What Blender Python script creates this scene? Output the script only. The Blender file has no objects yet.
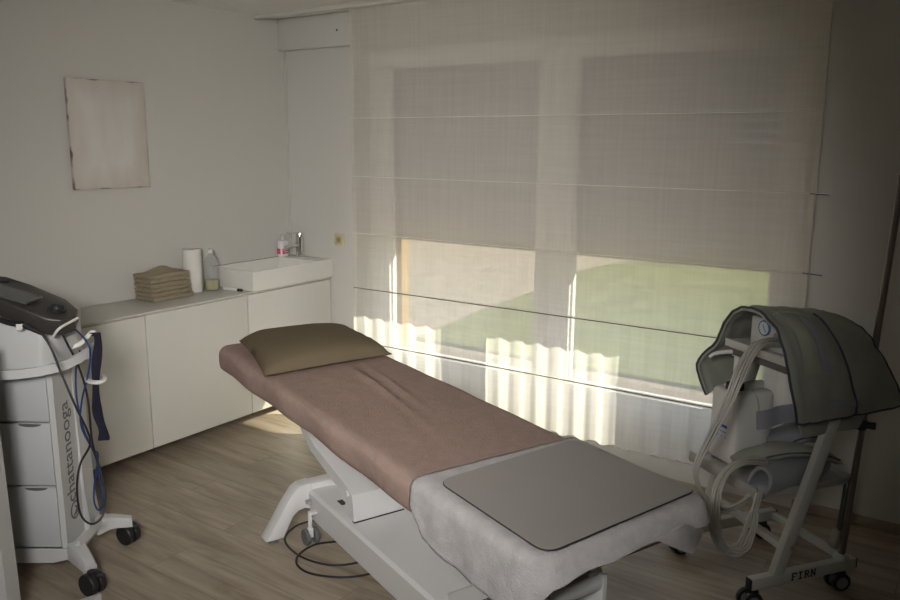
import bpy, bmesh, math, random
from mathutils import Vector, Matrix, noise
random.seed(7)
PI = math.pi
SC = bpy.context.scene
COL = SC.collection
V3 = Vector

# ------------------------------------------------------------------ camera
YAW, PIT, ROL = 0.5995, 0.1953, 0.0061
CP = V3((4.0008, -3.9054, 1.728)); FPX = 798.12
FW = V3((-math.sin(YAW)*math.cos(PIT), math.cos(YAW)*math.cos(PIT), -math.sin(PIT)))
RT0 = V3((math.cos(YAW), math.sin(YAW), 0)); UP0 = RT0.cross(FW)
RT = math.cos(ROL)*RT0 + math.sin(ROL)*UP0
UP = -math.sin(ROL)*RT0 + math.cos(ROL)*UP0
cd = bpy.data.cameras.new('camera'); cam = bpy.data.objects.new('camera', cd); COL.objects.link(cam)
cd.sensor_width = 36; cd.lens = FPX/900*36; cd.clip_start = 0.05; cd.clip_end = 200
M = Matrix((RT, UP, -FW)).transposed().to_4x4(); M.translation = CP
cam.matrix_world = M
SC.camera = cam

# ------------------------------------------------------------------ light
SC.view_settings.view_transform = 'Standard'
SC.view_settings.look = 'None'
SC.view_settings.gamma = 1
SC.view_settings.use_curve_mapping = False
SC.view_settings.exposure = -0.2

w = bpy.data.worlds.new('sky'); SC.world = w; w.use_nodes = True
bg = w.node_tree.nodes['Background']
bg.inputs[0].default_value = (0.62, 0.74, 1.0, 1); bg.inputs[1].default_value = 1.5

def light(name, kind, loc, direction, **kw):
    d = bpy.data.lights.new(name, kind); o = bpy.data.objects.new(name, d); COL.objects.link(o)
    o.location = loc
    o.rotation_euler = V3(direction).to_track_quat('-Z', 'Y').to_euler()
    for k, v in kw.items(): setattr(d, k, v)
    return o
light('sun', 'SUN', (6, 5, 6), (-1.72, -1.0, -1.34), energy=20, angle=0.009, color=(1.0, 0.93, 0.80))
# soft fill light added beside the camera; narrow spread darkens the frame edges
light('soft_fill', 'AREA', (3.75, -4.25, 2.0), (-0.75, 1.0, -0.34), energy=21, shape='DISK', size=0.5,
      spread=math.radians(69), color=(1.0, 0.97, 0.93))

# ------------------------------------------------------------------ materials
def nt(name):
    m = bpy.data.materials.new(name); m.use_nodes = True
    return m, m.node_tree.nodes, m.node_tree.links, m.node_tree.nodes['Principled BSDF']
def mat(name, col, rough=0.5, metal=0.0, bump=0.0, bscale=60, var=0.0, vscale=4, stretch=(1,1,1), spec=None, trans=0, ior=1.45, alpha=None):
    m, N, L, B = nt(name)
    B.inputs['Roughness'].default_value = rough; B.inputs['Metallic'].default_value = metal
    if spec is not None: B.inputs['Specular IOR Level'].default_value = spec
    if trans: B.inputs['Transmission Weight'].default_value = trans; B.inputs['IOR'].default_value = ior
    tc = N.new('ShaderNodeTexCoord'); mp = N.new('ShaderNodeMapping'); mp.inputs['Scale'].default_value = stretch
    L.new(tc.outputs['Object'], mp.inputs['Vector'])
    n1 = N.new('ShaderNodeTexNoise'); n1.inputs['Scale'].default_value = vscale; n1.inputs['Detail'].default_value = 4
    L.new(mp.outputs[0], n1.inputs['Vector'])
    r = N.new('ShaderNodeMapRange'); r.inputs['From Min'].default_value = .3; r.inputs['From Max'].default_value = .7
    r.inputs['To Min'].default_value = 1-var; r.inputs['To Max'].default_value = 1+var
    L.new(n1.outputs['Fac'], r.inputs['Value'])
    mx = N.new('ShaderNodeVectorMath'); mx.operation = 'SCALE'; mx.inputs[0].default_value = col[:3]
    L.new(r.outputs[0], mx.inputs['Scale']); L.new(mx.outputs[0], B.inputs['Base Color'])
    if bump:
        n2 = N.new('ShaderNodeTexNoise'); n2.inputs['Scale'].default_value = bscale; n2.inputs['Detail'].default_value = 3
        L.new(mp.outputs[0], n2.inputs['Vector'])
        b = N.new('ShaderNodeBump'); b.inputs['Strength'].default_value = bump; b.inputs['Distance'].default_value = 0.004
        L.new(n2.outputs['Fac'], b.inputs['Height']); L.new(b.outputs[0], B.inputs['Normal'])
    return m

M_wall = mat('wall_paint', (0.605, 0.59, 0.555), 0.85, var=0.015, vscale=1.2, bump=0.05, bscale=120)
M_ceil = mat('ceiling_paint', (0.87, 0.86, 0.82), 0.9, var=0.01)
M_white = mat('white_lacquer', (0.68, 0.665, 0.61), 0.42, var=0.01)
M_pvc = mat('white_window_profile', (0.84, 0.84, 0.84), 0.35, var=0.01)
M_shut = mat('grey_shutter_slats', (0.80, 0.72, 0.80), 0.6)
M_rail = mat('white_rail', (0.66, 0.64, 0.58), 0.4)
M_dark = mat('dark_slot', (0.02, 0.02, 0.02), 0.6)
M_ceramic = mat('white_ceramic', (0.74, 0.725, 0.68), 0.12)
M_chrome = mat('chrome', (0.75, 0.75, 0.75), 0.12, metal=1)
M_steel = mat('dull_steel', (0.5, 0.5, 0.5), 0.35, metal=1)
M_devwhite = mat('white_device_plastic', (0.60, 0.60, 0.60), 0.42)
M_drawer = mat('pale_grey_drawer_plastic', (0.52, 0.53, 0.55), 0.45)
M_black = mat('black_plastic', (0.018, 0.018, 0.02), 0.45)
M_screenframe = mat('dark_grey_console', (0.045, 0.04, 0.038), 0.35)
M_screen = mat('dark_screen_glass', (0.10, 0.10, 0.10), 0.12)
M_rubber = mat('grey_rubber', (0.13, 0.135, 0.14), 0.7)
M_terry = mat('dusty_pink_terry', (0.365, 0.262, 0.225), 0.95, bump=1.0, bscale=200, var=0.07, vscale=30, spec=0.1)
M_pillow = mat('olive_brown_cotton', (0.155, 0.122, 0.078), 0.9, bump=0.3, bscale=400, var=0.06, spec=0.15)
M_towel = mat('light_grey_terry', (0.47, 0.455, 0.455), 0.95, bump=0.9, bscale=160, var=0.10, vscale=26, spec=0.1)
M_mat = mat('grey_foam_vinyl', (0.315, 0.295, 0.275), 0.7, bump=0.15, bscale=300, var=0.02)
M_edge = mat('black_edge_binding', (0.03, 0.03, 0.03), 0.7)
M_tablew = mat('white_powder_coat', (0.70, 0.70, 0.70), 0.35)
M_brown = mat('brown_terry', (0.385, 0.325, 0.235), 0.95, bump=0.9, bscale=260, var=0.12, vscale=30, spec=0.1)
M_paper = mat('white_paper', (0.74, 0.72, 0.68), 0.9, bump=0.4, bscale=150)
M_pink = mat('pink_label', (0.62, 0.07, 0.17), 0.5)
M_whiteplastic = mat('white_plastic', (0.78, 0.77, 0.74), 0.35)
M_ivory = mat('ivory_plastic', (0.60, 0.53, 0.34), 0.4)
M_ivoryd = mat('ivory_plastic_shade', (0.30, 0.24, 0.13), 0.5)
M_blue = mat('blue_cable_sheath', (0.02, 0.055, 0.20), 0.4)
M_navy = mat('navy_webbing', (0.010, 0.010, 0.026), 0.9, bump=0.6, bscale=200)
M_cart = mat('cart_white_coat', (0.52, 0.52, 0.49), 0.4)
M_pole = mat('brushed_pole', (0.22, 0.19, 0.17), 0.35, metal=0.8)
M_cuff = mat('grey_green_nylon', (0.27, 0.28, 0.245), 0.5, bump=0.5, bscale=18, var=0.08)
M_cuff2 = mat('khaki_velcro', (0.33, 0.33, 0.265), 0.85, bump=0.4, bscale=300)
M_cuff3 = mat('blue_grey_webbing', (0.26, 0.27, 0.32), 0.8, bump=0.3, bscale=300)
M_cuff4 = mat('blue_grey_nylon', (0.26, 0.275, 0.30), 0.5, bump=0.5, bscale=20, var=0.08)
M_piping = mat('dark_piping', (0.045, 0.05, 0.075), 0.6)
M_hose = mat('clear_grey_hose', (0.46, 0.45, 0.40), 0.25)
M_can = mat('translucent_white_canister', (0.66, 0.65, 0.61), 0.45)
M_label = mat('pale_label', (0.62, 0.66, 0.74), 0.5)
M_inkblue = mat('blue_ink', (0.03, 0.05, 0.45), 0.5)
M_ink = mat('grey_ink', (0.14, 0.145, 0.16), 0.5)
M_inkblack = mat('black_stencil_ink', (0.03, 0.03, 0.035), 0.6)
M_gaugeface = mat('gauge_face', (0.55, 0.62, 0.68), 0.3)
M_gaugeblue = mat('gauge_blue_ring', (0.06, 0.16, 0.30), 0.4)
M_trunk = mat('orange_timber', (0.30, 0.20, 0.09), 0.8, var=0.1)

def floor_mat():
    m, N, L, B = nt('oak_laminate')
    B.inputs['Roughness'].default_value = 0.42
    tc = N.new('ShaderNodeTexCoord')
    br = N.new('ShaderNodeTexBrick'); br.inputs['Scale'].default_value = 1
    br.inputs['Brick Width'].default_value = 1.28; br.inputs['Row Height'].default_value = 0.192
    br.inputs['Mortar Size'].default_value = 0.0016; br.offset = 0.37
    br.inputs['Color1'].default_value = (0.88, 0.88, 0.88, 1); br.inputs['Color2'].default_value = (1.08, 1.08, 1.08, 1)
    br.inputs['Mortar'].default_value = (0.5, 0.5, 0.5, 1)
    L.new(tc.outputs['Object'], br.inputs['Vector'])
    # grain stretched along the plank
    mp = N.new('ShaderNodeMapping'); mp.inputs['Scale'].default_value = (1.6, 16, 1)
    L.new(tc.outputs['Object'], mp.inputs['Vector'])
    sc = N.new('ShaderNodeVectorMath'); sc.operation = 'SCALE'; sc.inputs['Scale'].default_value = 7
    L.new(br.outputs['Color'], sc.inputs[0])
    ad = N.new('ShaderNodeVectorMath'); ad.operation = 'ADD'
    L.new(mp.outputs[0], ad.inputs[0]); L.new(sc.outputs[0], ad.inputs[1])
    n = N.new('ShaderNodeTexNoise'); n.inputs['Scale'].default_value = 1.2; n.inputs['Detail'].default_value = 7; n.inputs['Roughness'].default_value = 0.62
    n.inputs['Distortion'].default_value = 0.6
    L.new(ad.outputs[0], n.inputs['Vector'])
    cr = N.new('ShaderNodeValToRGB'); e = cr.color_ramp.elements
    e[0].position = 0.30; e[0].color = (0.225, 0.180, 0.132, 1)
    e[1].position = 0.72; e[1].color = (0.46, 0.395, 0.315, 1)
    k = e.new(0.50); k.color = (0.355, 0.295, 0.225, 1)
    L.new(n.outputs['Fac'], cr.inputs[0])
    mx = N.new('ShaderNodeMixRGB'); mx.blend_type = 'MULTIPLY'; mx.inputs[0].default_value = 0.8
    L.new(cr.outputs[0], mx.inputs[1]); L.new(br.outputs['Color'], mx.inputs[2])
    L.new(mx.outputs[0], B.inputs['Base Color'])
    b = N.new('ShaderNodeBump'); b.inputs['Strength'].default_value = 0.15; b.inputs['Distance'].default_value = 0.002
    L.new(n.outputs['Fac'], b.inputs['Height']); L.new(b.outputs[0], B.inputs['Normal'])
    return m
M_floor = floor_mat()

def grass_mat():
    m, N, L, B = nt('lawn_grass'); B.inputs['Roughness'].default_value = 0.9; B.inputs['Specular IOR Level'].default_value = 0.1
    tc = N.new('ShaderNodeTexCoord')
    n = N.new('ShaderNodeTexNoise'); n.inputs['Scale'].default_value = 3.0; n.inputs['Detail'].default_value = 9; n.inputs['Roughness'].default_value = 0.75
    L.new(tc.outputs['Object'], n.inputs['Vector'])
    cr = N.new('ShaderNodeValToRGB'); e = cr.color_ramp.elements
    e[0].position = 0.3; e[0].color = (0.085, 0.105, 0.040, 1); e[1].position = 0.75; e[1].color = (0.21, 0.22, 0.10, 1)
    L.new(n.outputs['Fac'], cr.inputs[0]); L.new(cr.outputs[0], B.inputs['Base Color'])
    return m
M_grass = grass_mat()
M_gravel = mat('beige_gravel', (0.27, 0.225, 0.175), 0.95, bump=0.8, bscale=40, var=0.22, vscale=6)
M_terrace = mat('terrace_slabs', (0.20, 0.16, 0.13), 0.9, var=0.10, vscale=3)

def glass_mat():
    m, N, L, B = nt('window_glass')
    out = N['Material Output']
    t = N.new('ShaderNodeBsdfTransparent'); t.inputs[0].default_value = (0.93, 0.95, 0.93, 1)
    g = N.new('ShaderNodeBsdfGlossy'); g.inputs['Roughness'].default_value = 0.02
    
    mx = N.new('ShaderNodeMixShader'); mx.inputs[0].default_value = 0.06; L.new(t.outputs[0], mx.inputs[1]); L.new(g.outputs[0], mx.inputs[2])
    L.new(mx.outputs[0], out.inputs[0]); return m
M_glass = glass_mat()

def sheer_mat():
    m, N, L, B = nt('sheer_linen'); out = N['Material Output']
    tc = N.new('ShaderNodeTexCoord')
    def streak(s, lo, hi):
        mp = N.new('ShaderNodeMapping'); mp.inputs['Scale'].default_value = s; L.new(tc.outputs['Object'], mp.inputs['Vector'])
        n = N.new('ShaderNodeTexNoise'); n.inputs['Scale'].default_value = 1; n.inputs['Detail'].default_value = 4
        L.new(mp.outputs[0], n.inputs['Vector'])
        r = N.new('ShaderNodeMapRange'); r.inputs['From Min'].default_value = .3; r.inputs['From Max'].default_value = .7
        r.inputs['To Min'].default_value = lo; r.inputs['To Max'].default_value = hi
        L.new(n.outputs['Fac'], r.inputs['Value']); return r
    a = streak((2.5, 2, 55), -0.025, 0.025); b = streak((60, 2, 2.0), -0.025, 0.025)
    ad = N.new('ShaderNodeMath'); ad.operation = 'ADD'; L.new(a.outputs[0], ad.inputs[0]); L.new(b.outputs[0], ad.inputs[1])
    ad2 = N.new('ShaderNodeMath'); ad2.operation = 'ADD'; L.new(ad.outputs[0], ad2.inputs[0]); ad2.inputs[1].default_value = 0.62   # cover of the weave
    d = N.new('ShaderNodeBsdfDiffuse'); d.inputs[0].default_value = (0.88, 0.86, 0.83, 1)
    tl = N.new('ShaderNodeBsdfTranslucent'); tl.inputs[0].default_value = (0.90, 0.87, 0.79, 1)
    m1 = N.new('ShaderNodeMixShader'); m1.inputs[0].default_value = 0.60; L.new(d.outputs[0], m1.inputs[1]); L.new(tl.outputs[0], m1.inputs[2])
    t = N.new('ShaderNodeBsdfTransparent'); t.inputs[0].default_value = (1.0, 0.97, 0.92, 1)
    m2 = N.new('ShaderNodeMixShader'); L.new(ad2.outputs[0], m2.inputs[0]); L.new(t.outputs[0], m2.inputs[1]); L.new(m1.outputs[0], m2.inputs[2])
    L.new(m2.outputs[0], out.inputs[0]); return m
M_sheer = sheer_mat()

def bottle_mat(name, col, alpha):
    m, N, L, B = nt(name); out = N['Material Output']
    t = N.new('ShaderNodeBsdfTransparent'); t.inputs[0].default_value = (0.95, 0.96, 0.96, 1)
    B.inputs['Base Color'].default_value = (*col, 1); B.inputs['Roughness'].default_value = 0.15
    mx = N.new('ShaderNodeMixShader'); mx.inputs[0].default_value = alpha
    L.new(t.outputs[0], mx.inputs[1]); L.new(B.outputs[0], mx.inputs[2]); L.new(mx.outputs[0], out.inputs[0]); return m
M_clear = bottle_mat('clear_bottle_plastic', (0.62, 0.63, 0.60), 0.16)
M_liquid = bottle_mat('pale_yellow_liquid', (0.60, 0.54, 0.30), 0.75)

def canvas_mat():
    m, N, L, B = nt('worn_white_canvas'); B.inputs['Roughness'].default_value = 0.9
    tc = N.new('ShaderNodeTexCoord')
    sp = N.new('ShaderNodeSeparateXYZ'); L.new(tc.outputs['Generated'], sp.inputs[0])
    def edge(o):
        a = N.new('ShaderNodeMath'); a.operation = 'SUBTRACT'; a.inputs[1].default_value = 0.5; L.new(sp.outputs[o], a.inputs[0])
        b = N.new('ShaderNodeMath'); b.operation = 'ABSOLUTE'; L.new(a.outputs[0], b.inputs[0]); return b
    mxm = N.new('ShaderNodeMath'); mxm.operation = 'MAXIMUM'; L.new(edge('Y').outputs[0], mxm.inputs[0]); L.new(edge('Z').outputs[0], mxm.inputs[1])
    n = N.new('ShaderNodeTexNoise'); n.inputs['Scale'].default_value = 9; n.inputs['Detail'].default_value = 6; L.new(tc.outputs['Object'], n.inputs['Vector'])
    r = N.new('ShaderNodeMath'); r.operation = 'MULTIPLY_ADD'; r.inputs[1].default_value = 0.10; L.new(n.outputs['Fac'], r.inputs[0]); L.new(mxm.outputs[0], r.inputs[2])
    cr = N.new('ShaderNodeValToRGB'); e = cr.color_ramp.elements
    e[0].position = 0.30; e[0].color = (0.66, 0.64, 0.61, 1); e[1].position = 0.562; e[1].color = (0.20, 0.13, 0.10, 1)
    k = e.new(0.47); k.color = (0.62, 0.57, 0.52, 1); k = e.new(0.548); k.color = (0.60, 0.55, 0.50, 1)
    L.new(r.outputs[0], cr.inputs[0])
    n2 = N.new('ShaderNodeTexNoise'); n2.inputs['Scale'].default_value = 5; n2.inputs['Detail'].default_value = 5
    mp = N.new('ShaderNodeMapping'); mp.inputs['Scale'].default_value = (1, 2.5, 0.7); L.new(tc.outputs['Object'], mp.inputs['Vector']); L.new(mp.outputs[0], n2.inputs['Vector'])
    mr = N.new('ShaderNodeMapRange'); mr.inputs['To Min'].default_value = 0.86; mr.inputs['To Max'].default_value = 1.14; L.new(n2.outputs['Fac'], mr.inputs['Value'])
    v = N.new('ShaderNodeVectorMath'); v.operation = 'SCALE'; L.new(cr.outputs[0], v.inputs[0]); L.new(mr.outputs[0], v.inputs['Scale'])
    L.new(v.outputs[0], B.inputs['Base Color'])
    return m
M_canvas = canvas_mat()

# ------------------------------------------------------------------ helpers
def frame_matrix(loc, rz): return Matrix.Translation(loc) @ Matrix.Rotation(rz, 4, 'Z')
def thing(name, label, cat, loc=(0,0,0), rz=0, group=None):
    o = bpy.data.objects.new(name, None); COL.objects.link(o); o.empty_display_size = 0.1
    o.location = loc; o.rotation_euler = (0,0,rz); o['label'] = label; o['category'] = cat
    if group: o['group'] = group
    return o
def obj(name, bm, m, parent=None, smooth=True, angle=35, world=False):
    if world and parent is not None:
        bm.transform(frame_matrix(parent.location, parent.rotation_euler.z).inverted())
    bmesh.ops.recalc_face_normals(bm, faces=bm.faces)
    me = bpy.data.meshes.new(name); bm.to_mesh(me); bm.free()
    me.materials.append(m)
    if smooth:
        for p in me.polygons: p.use_smooth = True
        me.set_sharp_from_angle(angle=math.radians(angle))
    o = bpy.data.objects.new(name, me); COL.objects.link(o)
    if parent is not None: o.parent = parent
    return o
def tag(o, label, cat, group=None):
    o['label'] = label; o['category'] = cat
    if group: o['group'] = group
    return o
def struct(name, bm, m, label=None, **k):
    o = obj(name, bm, m, **k); o['kind'] = 'structure'
    if label: o['label'] = label
    return o
def B(): return bmesh.new()
def box(bm, lo, hi, bev=0.0, seg=2, mtx=None):
    lo = V3(lo); hi = V3(hi)
    r = bmesh.ops.create_cube(bm, size=1)
    vs = r['verts']
    for v in vs: v.co = V3(((lo.x+hi.x)/2 + v.co.x*(hi.x-lo.x), (lo.y+hi.y)/2 + v.co.y*(hi.y-lo.y), (lo.z+hi.z)/2 + v.co.z*(hi.z-lo.z)))
    if bev:
        es = list({e for v in vs for e in v.link_edges})
        rr = bmesh.ops.bevel(bm, geom=es, offset=bev, segments=seg, affect='EDGES', profile=0.5)
        vs = list({v for f in rr['faces'] for v in f.verts} | {v for v in vs if v.is_valid})
    if mtx is not None: bmesh.ops.transform(bm, matrix=mtx, verts=list(vs))
    return bm
def bar(bm, p0, p1, wd, ht, bev=0.0, upv=(0,0,1)):
    p0 = V3(p0); p1 = V3(p1); d = (p1-p0); L_ = d.length; z = d.normalized()
    x = V3(upv).cross(z)
    if x.length < 1e-4: x = V3((1,0,0)).cross(z)
    x.normalize(); y = z.cross(x)
    m = Matrix((x, y, z)).transposed().to_4x4(); m.translation = p0
    return box(bm, (-wd/2, -ht/2, 0), (wd/2, ht/2, L_), bev, 2, m)
def cyl(bm, p0, p1, r0, r1=None, seg=24):
    r1 = r0 if r1 is None else r1
    p0 = V3(p0); p1 = V3(p1); z = (p1-p0).normalized()
    x = z.orthogonal().normalized(); y = z.cross(x)
    a = [bm.verts.new(p0 + (x*math.cos(2*PI*i/seg) + y*math.sin(2*PI*i/seg))*r0) for i in range(seg)]
    b = [bm.verts.new(p1 + (x*math.cos(2*PI*i/seg) + y*math.sin(2*PI*i/seg))*r1) for i in range(seg)]
    for i in range(seg): bm.faces.new((a[i], a[(i+1)%seg], b[(i+1)%seg], b[i]))
    bm.faces.new(a[::-1]); bm.faces.new(b)
    return bm
def lathe(bm, c, prof, seg=32, axis=(0,0,1), cap=True):
    c = V3(c); z = V3(axis).normalized(); x = z.orthogonal().normalized(); y = z.cross(x); rings = []
    for r, h in prof:
        rings.append([bm.verts.new(c + z*h + (x*math.cos(2*PI*i/seg) + y*math.sin(2*PI*i/seg))*max(r, 1e-4)) for i in range(seg)])
    for a, b in zip(rings, rings[1:]):
        for i in range(seg): bm.faces.new((a[i], a[(i+1)%seg], b[(i+1)%seg], b[i]))
    if cap: bm.faces.new(rings[0][::-1]); bm.faces.new(rings[-1])
    return bm
def smooth_path(pts, n=8):
    pts = [V3(p) for p in pts]; out = []
    P = [pts[0]*2 - pts[1]] + pts + [pts[-1]*2 - pts[-2]]
    for i in range(1, len(P)-2):
        a, b, c, d = P[i-1], P[i], P[i+1], P[i+2]
        for k in range(n):
            t = k/n
            out.append(0.5*((2*b) + (c-a)*t + (2*a-5*b+4*c-d)*t*t + (3*b-a-3*c+d)*t**3))
    out.append(pts[-1]); return out
def tube(bm, pts, r, seg=10, n=8, closed=False, flat=1.0):
    path = smooth_path(pts, n) if n else [V3(p) for p in pts]
    rings = []; up = None
    for i, p in enumerate(path):
        a = path[max(i-1, 0)]; b = path[min(i+1, len(path)-1)]; z = (b-a).normalized()
        if up is None: up = z.orthogonal().normalized()
        up = (up - z*up.dot(z)).normalized(); y = z.cross(up)
        rr = r(i/(len(path)-1)) if callable(r) else r
        rings.append([bm.verts.new(p + up*math.cos(2*PI*k/seg)*rr + y*math.sin(2*PI*k/seg)*rr*flat) for k in range(seg)])
    for a, b in zip(rings, rings[1:]):
        for k in range(seg): bm.faces.new((a[k], a[(k+1)%seg], b[(k+1)%seg], b[k]))
    bm.faces.new(rings[0][::-1]); bm.faces.new(rings[-1]); return bm
def prism(bm, poly, axis, a, b):
    """extrude a 2-D polygon along an axis index; poly gives the other two coordinates in order"""
    def mk(p, h):
        c = [p[0], p[1]]; c.insert(axis, h); return bm.verts.new(c)
    A = [mk(p, a) for p in poly]; Bv = [mk(p, b) for p in poly]; n = len(poly)
    for i in range(n): bm.faces.new((A[i], A[(i+1)%n], Bv[(i+1)%n], Bv[i]))
    bm.faces.new(A[::-1]); bm.faces.new(Bv); return bm
def grid(bm, f, nu, nv, thick=0.0):
    """surface f(u,v) with optional thickness"""
    G = [[V3(f(i/nu, j/nv)) for j in range(nv+1)] for i in range(nu+1)]
    vs = [[bm.verts.new(G[i][j]) for j in range(nv+1)] for i in range(nu+1)]
    for i in range(nu):
        for j in range(nv): bm.faces.new((vs[i][j], vs[i+1][j], vs[i+1][j+1], vs[i][j+1]))
    if thick:
        ns = [[None]*(nv+1) for _ in range(nu+1)]
        for i in range(nu+1):
            for j in range(nv+1):
                du = G[min(i+1,nu)][j]-G[max(i-1,0)][j]; dv = G[i][min(j+1,nv)]-G[i][max(j-1,0)]
                nn = du.cross(dv); nn = nn.normalized() if nn.length > 1e-9 else V3((0,0,1))
                ns[i][j] = bm.verts.new(G[i][j] + nn*thick)
        for i in range(nu):
            for j in range(nv): bm.faces.new((ns[i][j], ns[i][j+1], ns[i+1][j+1], ns[i+1][j]))
        for i in range(nu):
            bm.faces.new((vs[i][0], ns[i][0], ns[i+1][0], vs[i+1][0])); bm.faces.new((vs[i][nv], vs[i+1][nv], ns[i+1][nv], ns[i][nv]))
        for j in range(nv):
            bm.faces.new((vs[0][j], vs[0][j+1], ns[0][j+1], ns[0][j])); bm.faces.new((vs[nu][j], ns[nu][j], ns[nu][j+1], vs[nu][j+1]))
    return bm
def rbox(bm, c, half, r, n=12, disp=None):
    """rounded box with dense faces; disp(p) moves points"""
    c = V3(c); h = V3(half); geo = {}
    def vert(p):
        k = tuple(round(x, 5) for x in p)
        if k not in geo:
            q = V3([max(-h[i]+r, min(h[i]-r, p[i])) for i in range(3)]); d = p - q
            pos = q + (d.normalized()*r if d.length > 1e-9 else V3())
            pos = c + pos
            if disp: pos = disp(pos)
            geo[k] = bm.verts.new(pos)
        return geo[k]
    def coords(i):
        m = max(1, int(round(2*(h[i]-r)/ (max(h)*2/n))))
        inner = [-h[i]+r + k*(2*(h[i]-r))/m for k in range(m+1)]
        edge = [-h[i]+r*k/3 for k in range(3)]
        return edge + inner + [-e for e in edge[::-1]]
    X = [coords(i) for i in range(3)]
    for ax in range(3):
        a, b = [i for i in range(3) if i != ax]
        for s in (-1, 1):
            for i in range(len(X[a])-1):
                for j in range(len(X[b])-1):
                    f = []
                    for (u, v) in ((i,j),(i+1,j),(i+1,j+1),(i,j+1)):
                        p = [0,0,0]; p[ax] = s*h[ax]; p[a] = X[a][u]; p[b] = X[b][v]; f.append(vert(V3(p)))
                    if len(set(f)) == 4: bm.faces.new(f)
                    elif len(set(f)) == 3: bm.faces.new(list(dict.fromkeys(f)))
    return bm
def text_mesh(name, s, size, mtx, m, parent, thick=0.0006, world=False, fit=None, bold=0.0):
    cu = bpy.data.curves.new(name+'_c', 'FONT'); cu.body = s; cu.size = size; cu.extrude = thick; cu.offset = bold
    t = bpy.data.objects.new(name+'_c', cu); COL.objects.link(t)
    dg = bpy.context.evaluated_depsgraph_get(); me = bpy.data.meshes.new_from_object(t.evaluated_get(dg))
    bm = B(); bm.from_mesh(me); bpy.data.objects.remove(t); bpy.data.meshes.remove(me); bpy.data.curves.remove(cu)
    if fit:
        xs = [v.co.x for v in bm.verts]; ys = [v.co.y for v in bm.verts]
        sx = fit[0]/(max(xs)-min(xs)); x0 = min(xs)
        for v in bm.verts: v.co.x = (v.co.x-x0)*sx; v.co.y *= fit[1]/size
    bm.transform(mtx)
    return obj(name, bm, m, parent, smooth=False, world=world)
# a point of the room seen at image position (x, y), on a plane of the room
def ray(x, y): return FW + RT*((x-450)/FPX) + UP*((300-y)/FPX)
def at_depth(x, y, d): return CP + ray(x, y)*d
def on_z(x, y, z): r = ray(x, y); return CP + r*((z-CP.z)/r.z)
def on_plane(x, y, p0, nrm): r = ray(x, y); return CP + r*((V3(p0)-CP).dot(V3(nrm))/r.dot(V3(nrm)))

# ------------------------------------------------------------------ the room
CE = 2.504; XR = 4.75; YB = -4.9; TW = 0.20
b = B(); box(b, (-0.2, YB-0.2, -0.1), (XR+0.2, TW, 0)); struct('floor', b, M_floor, 'grey brown oak laminate floor', smooth=False)
b = B(); box(b, (-0.2, YB-0.2, CE), (XR+0.2, TW, CE+0.15)); struct('ceiling', b, M_ceil, 'pale ceiling', smooth=False)
b = B(); box(b, (-0.2, YB-0.2, 0), (0, TW, CE)); struct('wall_left', b, M_wall, 'plain off-white wall with the canvas and low cupboards', smooth=False)
b = B(); box(b, (XR, YB-0.2, 0), (XR+0.2, TW, CE)); struct('wall_right', b, M_wall, smooth=False)
b = B(); box(b, (0, YB-0.2, 0), (XR, YB, CE)); struct('wall_near', b, M_wall, smooth=False)
OX0, OX1, OZ1 = 0.70, 3.32, 2.28
b = B(); box(b, (0, 0, 0), (OX0, TW, CE)); box(b, (OX1, 0, 0), (XR, TW, CE)); box(b, (OX0, 0, OZ1), (OX1, TW, CE)); box(b, (OX0, 0, 0), (OX1, TW, 0.10))
struct('wall_back', b, M_wall, 'window wall', smooth=False)
b = B(); box(b, (0.001, -0.062, 2.306), (0.80, -0.001, CE), 0.003); struct('trim_1', b, M_wall, 'boxed casing under the ceiling in the corner')
b = B(); cyl(b, (0.52, -0.0625, 2.40), (0.52, -0.066, 2.40), 0.006); struct('trim_6', b, M_dark, 'small screw head in the boxed casing')
b = B(); box(b, (0.001, -0.012, 0.96), (0.012, -0.001, 2.306), 0.002); struct('trim_2', b, M_wall, 'narrow corner strip')
b = B(); box(b, (3.34, -0.012, 0.0), (XR-.001, -0.001, 0.05), 0.003); struct('baseboard_back', b, mat('oak_baseboard', (0.30, 0.25, 0.19), 0.6))

# window frame with two fixed glass panes
def window(n, x0, x1, g0, g1, lbl):
    """outer profile x0..x1, glass g0..g1"""
    z0, z1, gz0, gz1 = 0.10, OZ1, 0.43, 2.16
    t = bpy.data.objects.new('window_%d' % n, None); COL.objects.link(t); t.location = (x0, 0.04, z0); t['kind'] = 'structure'; t['label'] = lbl
    b = B()
    def fr(bm, ax0, ax1, az0, az1, bx0, bx1, bz0, bz1, y0, y1, bev=0.004):
        box(bm, (ax0, y0, az0), (bx0, y1, az1), bev); box(bm, (bx1, y0, az0), (ax1, y1, az1), bev)
        box(bm, (bx0, y0, az0), (bx1, y1, bz0), bev); box(bm, (bx0, y0, bz1), (bx1, y1, az1), bev)
    fr(b, x0, x1, z0, z1, x0+0.05, x1-0.05, 0.20, z1-0.05, 0.01, 0.075)
    obj('window_frame', b, M_pvc, t, world=True)
    b = B(); fr(b, x0+0.04, x1-0.04, 0.19, z1-0.04, g0-0.012, g1+0.012, 0.415, gz1+0.012, -0.008, 0.06, 0.006)
    fr(b, g0-0.014, g1+0.014, 0.413, gz1+0.014, g0, g1, gz0, gz1, 0.012, 0.05, 0.005)
    obj('window_sash', b, M_pvc, t, world=True)
    b = B(); box(b, (g0-0.005, 0.036, gz0-0.005), (g1+0.005, 0.042, gz1+0.005)); obj('window_pane', b, M_glass, t, smooth=False, world=True)
    return t
window(1, OX0, 2.015, 0.885, 1.894, 'left white window with its outside shutter part lowered')
window(2, 2.015, OX1, 2.136, 3.144, 'right white window looking onto the lawn')

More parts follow.
